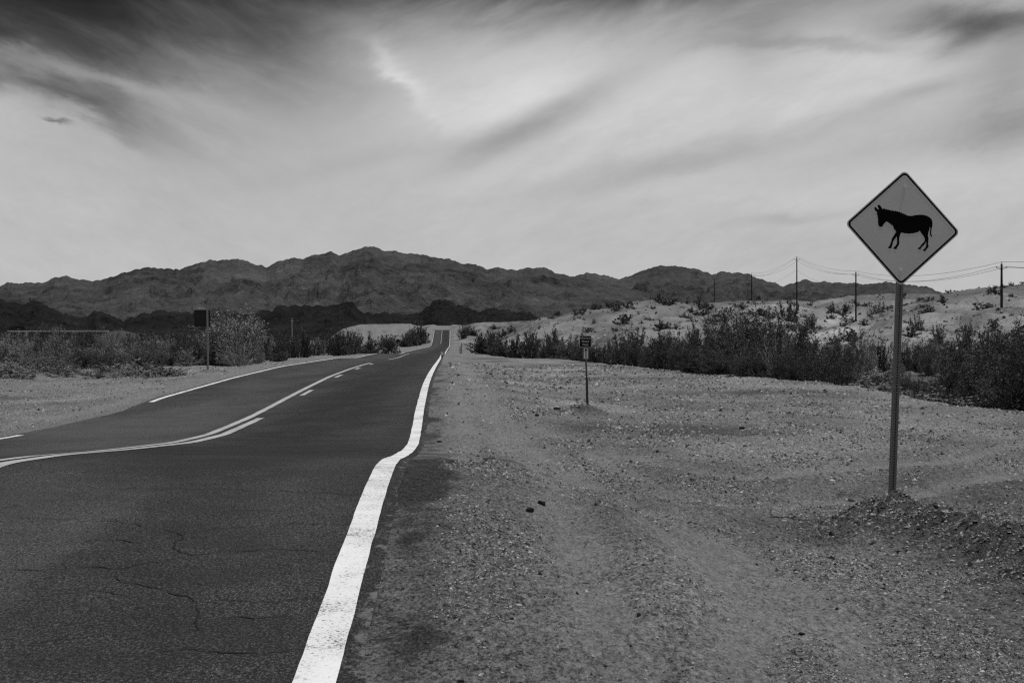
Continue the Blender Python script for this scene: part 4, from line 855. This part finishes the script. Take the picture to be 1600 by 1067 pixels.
DK = [(338,372),(336,385),(345,402),(358,413),(358,430),(363,445),(366,470),(366,495),(370,520),(380,530),(400,530),(405,518),(412,506),(425,494),(436,484),(440,493),(448,493),(455,503),(465,504),(470,514),(482,517),(488,532),(494,548),(503,558),(510,570),(505,578),(490,600),(478,620),(470,645),(464,665),(459,678),(448,688),(446,697),(452,700),(472,699),(475,690),(480,670),(486,645),(500,624),(514,605),(516,625),(518,650),(514,665),(505,680),(492,690),(487,700),(492,706),(513,706),(519,690),(531,672),(536,657),(533,637),(536,610),(542,590),(550,575),(575,581),(610,584),(650,581),(685,570),(698,560),(710,580),(725,600),(737,620),(738,640),(725,655),(708,672),(698,688),(684,697),(682,708),(702,709),(708,697),(728,675),(742,660),(746,645),(750,660),(748,680),(740,698),(726,708),(722,718),(728,722),(742,722),(748,710),(762,695),(768,685),(763,665),(766,640),(767,620),(762,600),(765,580),(774,550),(779,525),(782,545),(778,570),(778,592),(787,606),(797,617),(794,600),(788,580),(791,550),(798,520),(799,492),(791,470),(775,453),(750,440),(720,434),(690,434),(660,438),(630,443),(605,441),(592,437),(583,430),(583,424),(575,431),(568,421),(563,427),(550,414),(546,420),(535,409),(530,413),(522,403),(515,409),(502,399),(500,408),(487,402),(478,396),(470,403),(462,394),(453,398),(447,390),(438,395),(429,385),(424,392),(412,381),(405,390),(397,384),(392,372),(382,358),(370,354),(362,360),(365,374),(372,389),(367,393),(357,383),(346,374)]
cx0, cy0 = 563.0, 538.0       # sign centre in the tracing
Minv = np.linalg.inv(np.array([[173.8, -6.5], [13.8, 175.2]]) / 178.5)
pts = []
for x, y in DK:
    q = Minv @ np.array([(x - cx0) / 5.082, (y - cy0) / 5.082]); pts.append(Vector((q[0] * pxm * SQ, -.0022, -q[1] * pxm * SQ)))
tri = tessellate_polygon([pts]); me = bpy.data.meshes.new('burro_symbol'); me.from_pydata([tuple(p) for p in pts], [], [tuple(t_) for t_ in tri]); me.update()
o = link('burro_symbol', me, BLACK, pan)
for zz in ((292 - 356.3) , (421.5 - 356.3)):
    q = Minv @ np.array([zz * -.037 + (1.0 if zz < 0 else -1.2), zz]); bm = bmesh.new()
    bmesh.ops.create_cone(bm, cap_ends=True, segments=16, radius1=.016, radius2=.016, depth=.003, matrix=Matrix.Translation((0, -.003, 0)) @ Matrix.Rotation(math.radians(90), 4, 'X'))
    bmesh.ops.create_cone(bm, cap_ends=True, segments=6, radius1=.010, radius2=.009, depth=.010, matrix=Matrix.Translation((0, -.0095, 0)) @ Matrix.Rotation(math.radians(90), 4, 'X'))
    bo = bm_obj('bolt', bm, BOLT, pan); bo.location = (q[0] * pxm * SQ, 0, -q[1] * pxm * SQ)
# perforated square post behind the panel
pt_top = frame @ Vector((0, .034, .42 * d_)); low_vis = frame @ Vector((-.01, .032, -.5 * d_))
def perf_post(L, wd, pitch=.0254, hole=.0062, start=.1):
    bm = bmesh.new(); hw = wd / 2; n = int(L / pitch)
    def facegrid(M, holes):
        for k in range(n):
            z0, z1 = k * pitch, (k + 1) * pitch; zc_ = (z0 + z1) / 2
            if not holes: 
                if k == 0:
                    q = [bm.verts.new(M @ Vector(c)) for c in ((-hw, 0, 0), (hw, 0, 0), (hw, 0, n * pitch), (-hw, 0, n * pitch))]; bm.faces.new(q)
                continue
            out = [(-hw, z0), (0, z0), (hw, z0), (hw, zc_), (hw, z1), (0, z1), (-hw, z1), (-hw, zc_)]
            inn = [(math.cos(a) * hole * 1.25, zc_ + math.sin(a) * hole * 1.25) for a in [math.radians(225 + 45 * i) for i in range(8)]]
            vo = [bm.verts.new(M @ Vector((x, 0, z))) for x, z in out]; vi = [bm.verts.new(M @ Vector((x, 0, z))) for x, z in inn]
            for i in range(8): bm.faces.new((vo[i], vo[(i + 1) % 8], vi[(i + 1) % 8], vi[i]))
    facegrid(Matrix.Translation((0, -hw, 0)), True)
    facegrid(Matrix.Translation((-hw, 0, 0)) @ Matrix.Rotation(math.radians(-90), 4, 'Z'), True)
    facegrid(Matrix.Translation((hw, 0, 0)) @ Matrix.Rotation(math.radians(90), 4, 'Z'), False)
    facegrid(Matrix.Translation((0, hw, 0)) @ Matrix.Rotation(math.radians(180), 4, 'Z'), False)
    bmesh.ops.remove_doubles(bm, verts=bm.verts, dist=.0001)
    return bm
b0 = frame @ Vector((0, .034, 0)); b0 = b0 - Un * (b0.z + .0) / Un.z; dirp = (pt_top - b0); Lp = dirp.length
zax = dirp.normalized(); yax = (Nn - zax * Nn.dot(zax)).normalized(); xax = yax.cross(zax)
post = bm_obj('sign_post', perf_post(Lp, .056), GALV, se)
post.matrix_local = Matrix(((xax.x, yax.x, zax.x, b0.x), (xax.y, yax.y, zax.y, b0.y), (xax.z, yax.z, zax.z, b0.z), (0, 0, 0, 1)))

# ------------------------------------------------------------------ trail sign
y17 = ty / K; g_ = float(gz(np.array([tx]), np.array([ty]))[0])
te = tag(empty('trail_sign', (tx, ty, g_ - .1)), 'small black ARIZONA PEACE TRAIL sign with white arrow plate on slim post', 'trail sign')
def loc(px, py): return Vector(((px - 800) / 1700 * y17 - tx, 0, CZ + (HOR - py) / 1700 * y17 - (g_ - .1)))
top = loc(914.3, 526); bot = Vector((0, 0, 0)); m_ = loc(916.8, 592)
bm = bmesh.new()
def bar(bm, a, b_, wx, wy_):
    d = (b_ - a); L = d.length; q = d.to_track_quat('Z', 'Y').to_matrix().to_4x4()
    r = bmesh.ops.create_cube(bm, size=1, matrix=Matrix.Translation((a + b_) / 2) @ q @ Matrix.Diagonal((wx, wy_, L, 1)))
    bmesh.ops.bevel(bm, geom=list({e for v in r['verts'] for e in v.link_edges}), offset=min(wx, wy_) * .2, segments=2, affect='EDGES')
bar(bm, m_, top + Vector((0, .02, 0)), .045, .03); p1 = bm_obj('upper_post', bm, GALVD, te)
bm = bmesh.new(); bar(bm, bot, m_ + Vector((0, .004, .03)), .062, .05); bm_obj('post_sleeve', bm, BROWN, te)
def rrect(w_, h_, r, n=5):
    pts = []
    for q, (cx, cy) in enumerate(((1, 1), (-1, 1), (-1, -1), (1, -1))):
        for k in range(n + 1):
            a = math.pi / 2 * q + math.pi / 2 * k / n; pts.append((cx * (w_ / 2 - r) + r * math.cos(a), cy * (h_ / 2 - r) + r * math.sin(a)))
    return pts
s_ = y17 / 1700
pc = loc(914.6, 533.6); pw, ph = 18.9 * s_, 18.7 * s_
bm = bmesh.new(); plate(bm, rrect(pw, ph, .03), 0, .003); bmesh.ops.recalc_face_normals(bm, faces=bm.faces); p1 = bm_obj('name_panel', bm, BLACK, te, pc + Vector((0, -.03, 0)))
p1.rotation_euler = (0, math.radians(1.2), 0)
bm = bmesh.new(); ring(bm, rrect(pw - .004, ph - .004, .03), rrect(pw - .020, ph - .020, .024), -.0015); bm_obj('border', bm, PLATEW, p1)
def text_mesh(txt, size, bold=.0):
    cu = bpy.data.curves.new('lettering', 'FONT'); cu.body = txt; cu.size = size; cu.align_x = 'CENTER'; cu.align_y = 'CENTER'; cu.offset = bold; cu.extrude = .0004
    ob = bpy.data.objects.new('tmp', cu); COL.objects.link(ob); dg = bpy.context.evaluated_depsgraph_get(); me = bpy.data.meshes.new_from_object(ob.evaluated_get(dg)); bpy.data.objects.remove(ob); me.name = 'lettering'; me.materials.clear(); return me
for txt, dz_, sz in (('ARIZONA', .086, .058), ('PEACE', 0, .064), ('TRAIL', -.084, .064)):
    me = text_mesh(txt, sz, .0003); lo = link('lettering', me, PLATEW, p1); lo.location = (0, -.0025, dz_ * pw / .30 * .96); lo.rotation_euler = (math.radians(90), 0, 0); lo.scale = (.94, 1, 1)
ac = loc(915.4, 552.4); aw, ah = 9.1 * s_, 17.6 * s_
bm = bmesh.new(); plate(bm, rrect(aw, ah, .012), 0, .003); bmesh.ops.recalc_face_normals(bm, faces=bm.faces); p2 = bm_obj('arrow_plate', bm, GALV, te, ac + Vector((0, -.03, 0)))
bm = bmesh.new(); plate(bm, rrect(aw - .034, ah - .024, .008), -.0015, -.0004); bmesh.ops.recalc_face_normals(bm, faces=bm.faces); bm_obj('white_face', bm, PLATEW, p2)
AR = [(-.009, -.108), (.009, -.108), (.009, .065), (.034, .055), (.020, .092), (0, .112), (-.020, .092), (-.034, .055), (-.009, .065)]
vs_ = [Vector((x, -.0025, z)) for x, z in AR]; me = bpy.data.meshes.new('arrow'); me.from_pydata([tuple(v) for v in vs_], [], [tuple(t_) for t_ in tessellate_polygon([vs_])]); link('arrow', me, BLACK, p2)

# ------------------------------------------------------------------ large sign on the left, seen from its back
y17 = ly / K; g_ = float(gz(np.array([lx]), np.array([ly]))[0])
e = tag(empty('road_sign', (lx, ly, g_ - .1)), 'dark square sign seen from behind on one post on the left verge', 'road sign')
def loc(px, py): return Vector(((px - 800) / 1700 * y17 - lx, 0, CZ + (HOR - py) / 1700 * y17 - (g_ - .1)))
bm = bmesh.new(); bar(bm, Vector((0, 0, 0)), loc(323.8, 479), .075, .075); box_bm(bm, loc(323.8, 479.5).x - .02, -.02, loc(0, 479.5).z, .10, .08, .06, .01); bm_obj('sign_post', bm, GALVL, e)
pc = loc(315.3, 497.4); s_ = y17 / 1700
bm = bmesh.new(); plate(bm, rrect(24.6 * s_, 26.5 * s_, .03), 0, .006); bmesh.ops.recalc_face_normals(bm, faces=bm.faces); po = bm_obj('sign_panel', bm, ALU, e, pc + Vector((0, .06, 0))); po.rotation_euler = (math.radians(2), 0, 0)
bm = bmesh.new()
for dz_ in (-.3, .3): box_bm(bm, 0, -.022, dz_, 22 * s_, .03, .05, .004)
bm_obj('brace', bm, ALU, po)

# ------------------------------------------------------------------ roadside stakes and delineators
def stake(px, pyb, pyt, wpx, mat, lab, name='stake', cat='stake', cap=None, group=None):
    X, Y, z_, y17 = hitY(px, pyb, 20, 600); s_ = y17 / 1700; z_ = float(gz(np.array([X]), np.array([Y]))[0]); ztop = CZ + (HOR - pyt) * s_; h = max(ztop - z_, .3)
    e = tag(empty(name, (X, Y, z_ - .05)), lab, cat, group); bm = bmesh.new(); box_bm(bm, 0, 0, (h + .05) / 2, wpx * s_, wpx * s_ * .7, h + .05, wpx * s_ * .15)
    bm_obj('shaft', bm, mat, e)
    if cap:
        bm = bmesh.new(); box_bm(bm, 0, -wpx * s_ * .4, h + .05 - cap * s_ / 2, wpx * s_ * 1.25, wpx * s_ * .5, cap * s_, .004); bm_obj('reflector', bm, LITTER, e)
    return e
stake(718.9, 552.3, 541, 1.5, GALVD, 'shorter of two dark stakes on the right shoulder before the ramp')
stake(721.3, 552.3, 536, 1.2, GALVD, 'taller of two dark stakes on the right shoulder before the ramp')
stake(690.6, 559.5, 550, 2.6, GALVD, 'delineator with a white reflector on the right edge line', 'delineator', 'delineator', cap=4.5)
stake(609, 553, 549, 1.8, PLATEW, 'short white delineator on the left shoulder', 'delineator', 'delineator', cap=3)
stake(634, 550.5, 547.8, 1.8, PLATEW, 'tiny white delineator on the left shoulder nearer the ramp', 'delineator', 'delineator', cap=2)
stake(643.6, 540, 527, 1.3, GALVD, 'single dark stake under the dark tree left of the ramp')
stake(492.5, 552, 539, 1.8, WOODP, 'thick dark post at the foot of the roadside bushes', 'fence_post', 'post')
stake(499.5, 551, 541, .8, WOODP, 'thin dark post between two thicker ones by the roadside bushes', 'fence_post', 'post')
stake(505.5, 551, 538, 1.5, WOODP, 'dark post right of the thick one by the roadside bushes', 'fence_post', 'post')
X_, Y_, z_, y17 = hitY(622, 548, 50, 500); s_ = y17 / 1700
e = tag(empty('road_sign', (X_, Y_, z_ - .1)), 'small dark round topped sign on two legs beside the left shoulder', 'road sign')
for dx_ in (-2.6, 2.6):
    bm = bmesh.new(); box_bm(bm, dx_ * s_, 0, 7 * s_, .7 * s_, .6 * s_, 14 * s_, .01); bm_obj('leg', bm, GALVD, e)
bm = bmesh.new(); bmesh.ops.create_cone(bm, cap_ends=True, segments=20, radius1=3.4 * s_, radius2=3.4 * s_, depth=.02, matrix=Matrix.Translation((0, -.35 * s_ - .02, 16 * s_)) @ Matrix.Rotation(math.radians(90), 4, 'X')); bm_obj('sign_panel', bm, ALU, e)
# slim white mast left
yw = 200; X_, Y_, zt = W(456.3, 496.5, yw); z_ = float(gz(np.array([X_]), np.array([Y_]))[0])
e = tag(empty('mast', (X_, Y_, z_ - .2)), 'slim white mast with a short crosspiece above the left bushes', 'mast')
bm = bmesh.new(); box_bm(bm, 0, 0, (zt - z_) / 2 + .1, .11, .11, zt - z_ + .2, .02); bm_obj('pole', bm, CONC, e)
bm = bmesh.new(); box_bm(bm, 0, -.09, zt - z_ - .35, .5, .06, .09, .01); bm_obj('crosspiece', bm, CONC, e)
stake(1016.3, 470.5, 460.5, .8, WOODP, 'thin dark stake on the crest of the left sand hill')

# ------------------------------------------------------------------ utility line
poles = [(1565, 410, 142, 'nearest utility pole rising from the dark thicket'), (1337.3, 424, 218, 'utility pole standing just left of the burro sign'), (1245, 401, 270, 'tallest looking utility pole behind the big hill bush'), (1174.5, 427, 340, 'fourth utility pole on the hill line in front of the range'), (1116.3, 434, 420, 'farthest utility pole against the dark range')]
xA, yA = (1565 - 800) / 1700 * 142, 142; 
att = []
def make_pole(X, Y, zt, zb, lab, rz):
    e = tag(empty('utility_pole', (X, Y, zb)), lab, 'utility pole', 'utility poles of one line'); e.rotation_euler = (0, 0, rz); L = zt - zb
    V, Fq = tubes([(np.array([(0, 0, -.3), (0, 0, L * .5), (0, 0, L)]), np.array([.19, .16, .125]))], 10); V2 = np.array([(0, 0, L)]); 
    me = mesh_np('shaft', V, Fq, 4, True); link('shaft', me, WOODP, e)
    bm = bmesh.new(); bmesh.ops.create_cone(bm, cap_ends=True, segments=10, radius1=.127, radius2=.12, depth=.02, matrix=Matrix.Translation((0, 0, L + .005))); bm_obj('pole_cap', bm, GALVD, e)
    bm = bmesh.new(); 
    bar(bm, Vector((0, 0, L - .75)), Vector((-.62, 0, L - .5)), .06, .06); bar(bm, Vector((0, 0, L - .75)), Vector((.62, 0, L - .5)), .06, .06); bm_obj('bracket', bm, GALVD, e)
    for (ix, iz) in ((-.66, L - .46), (.66, L - .46), (0, L + .16)):
        bm = bmesh.new(); bmesh.ops.create_cone(bm, cap_ends=True, segments=8, radius1=.035, radius2=.035, depth=.16, matrix=Matrix.Translation((ix, 0, iz)))
        for k in range(3): bmesh.ops.create_cone(bm, cap_ends=True, segments=10, radius1=.075, radius2=.045, depth=.035, matrix=Matrix.Translation((ix, 0, iz - .045 + k * .05)))
        bm_obj('insulator', bm, GALVD, e)
    M = Matrix.Translation((X, Y, zb)) @ Matrix.Rotation(rz, 4, 'Z')
    return [M @ Vector((0, 0, L + .26)), M @ Vector((-.66, 0, L - .36)), M @ Vector((.66, 0, L - .36)), M @ Vector((-.13, 0, L - 3.1))]
P0 = [(59.0, 66 * K, 10.2, 'hidden utility pole closest to the road, beyond the frame')]
plist = []
for (px, py, y17, lab) in poles:
    X, Y, zt = W(px, py, y17); plist.append((X, Y, zt - .2, lab))
dirv = math.atan2(plist[2][1] - plist[0][1], plist[2][0] - plist[0][0]) - math.pi / 2
att.append([Vector((59, 66 * K, 10.6)), Vector((58.3, 66 * K, 10.0)), Vector((59.7, 66 * K, 10.0)), Vector((58.9, 66 * K, 7.2))])
zb = float(gz(np.array([59.]), np.array([66. * K]))[0])
att[0] = make_pole(59.0, 66 * K, 10.3, zb, 'utility pole next before the nearest one, just out of view', dirv)
for X, Y, zt, lab in plist:
    zb = float(gz(np.array([X]), np.array([Y]))[0]) - .1; att.append(make_pole(X, Y, zt, zb, lab, dirv))
for c, lab in enumerate(('topmost wire of the utility line', 'wire on the road side arms of the utility poles', 'wire on the hill side arms of the utility poles', 'lowest wire of the utility line, strung below the arms')):
    paths = []; P = []
    for A_, B_ in zip(att[:-1], att[1:]):
        a, b_ = A_[c], B_[c]; span = (b_ - a).length; sag = span * (.016 if c else .013)
        for k in range(16):
            t_ = k / 16; p_ = a.lerp(b_, t_); p_.z -= sag * 4 * t_ * (1 - t_); P.append(tuple(p_))
    P.append(tuple(att[-1][c])); P = np.array(P); V, Fq = tubes([(P, np.full(len(P), .022 if c < 3 else .018))], 4)
    tag(link('overhead_wire', mesh_np('overhead_wire', V, Fq, 4, True), WIRE), lab, 'wire', 'wires of the utility line')
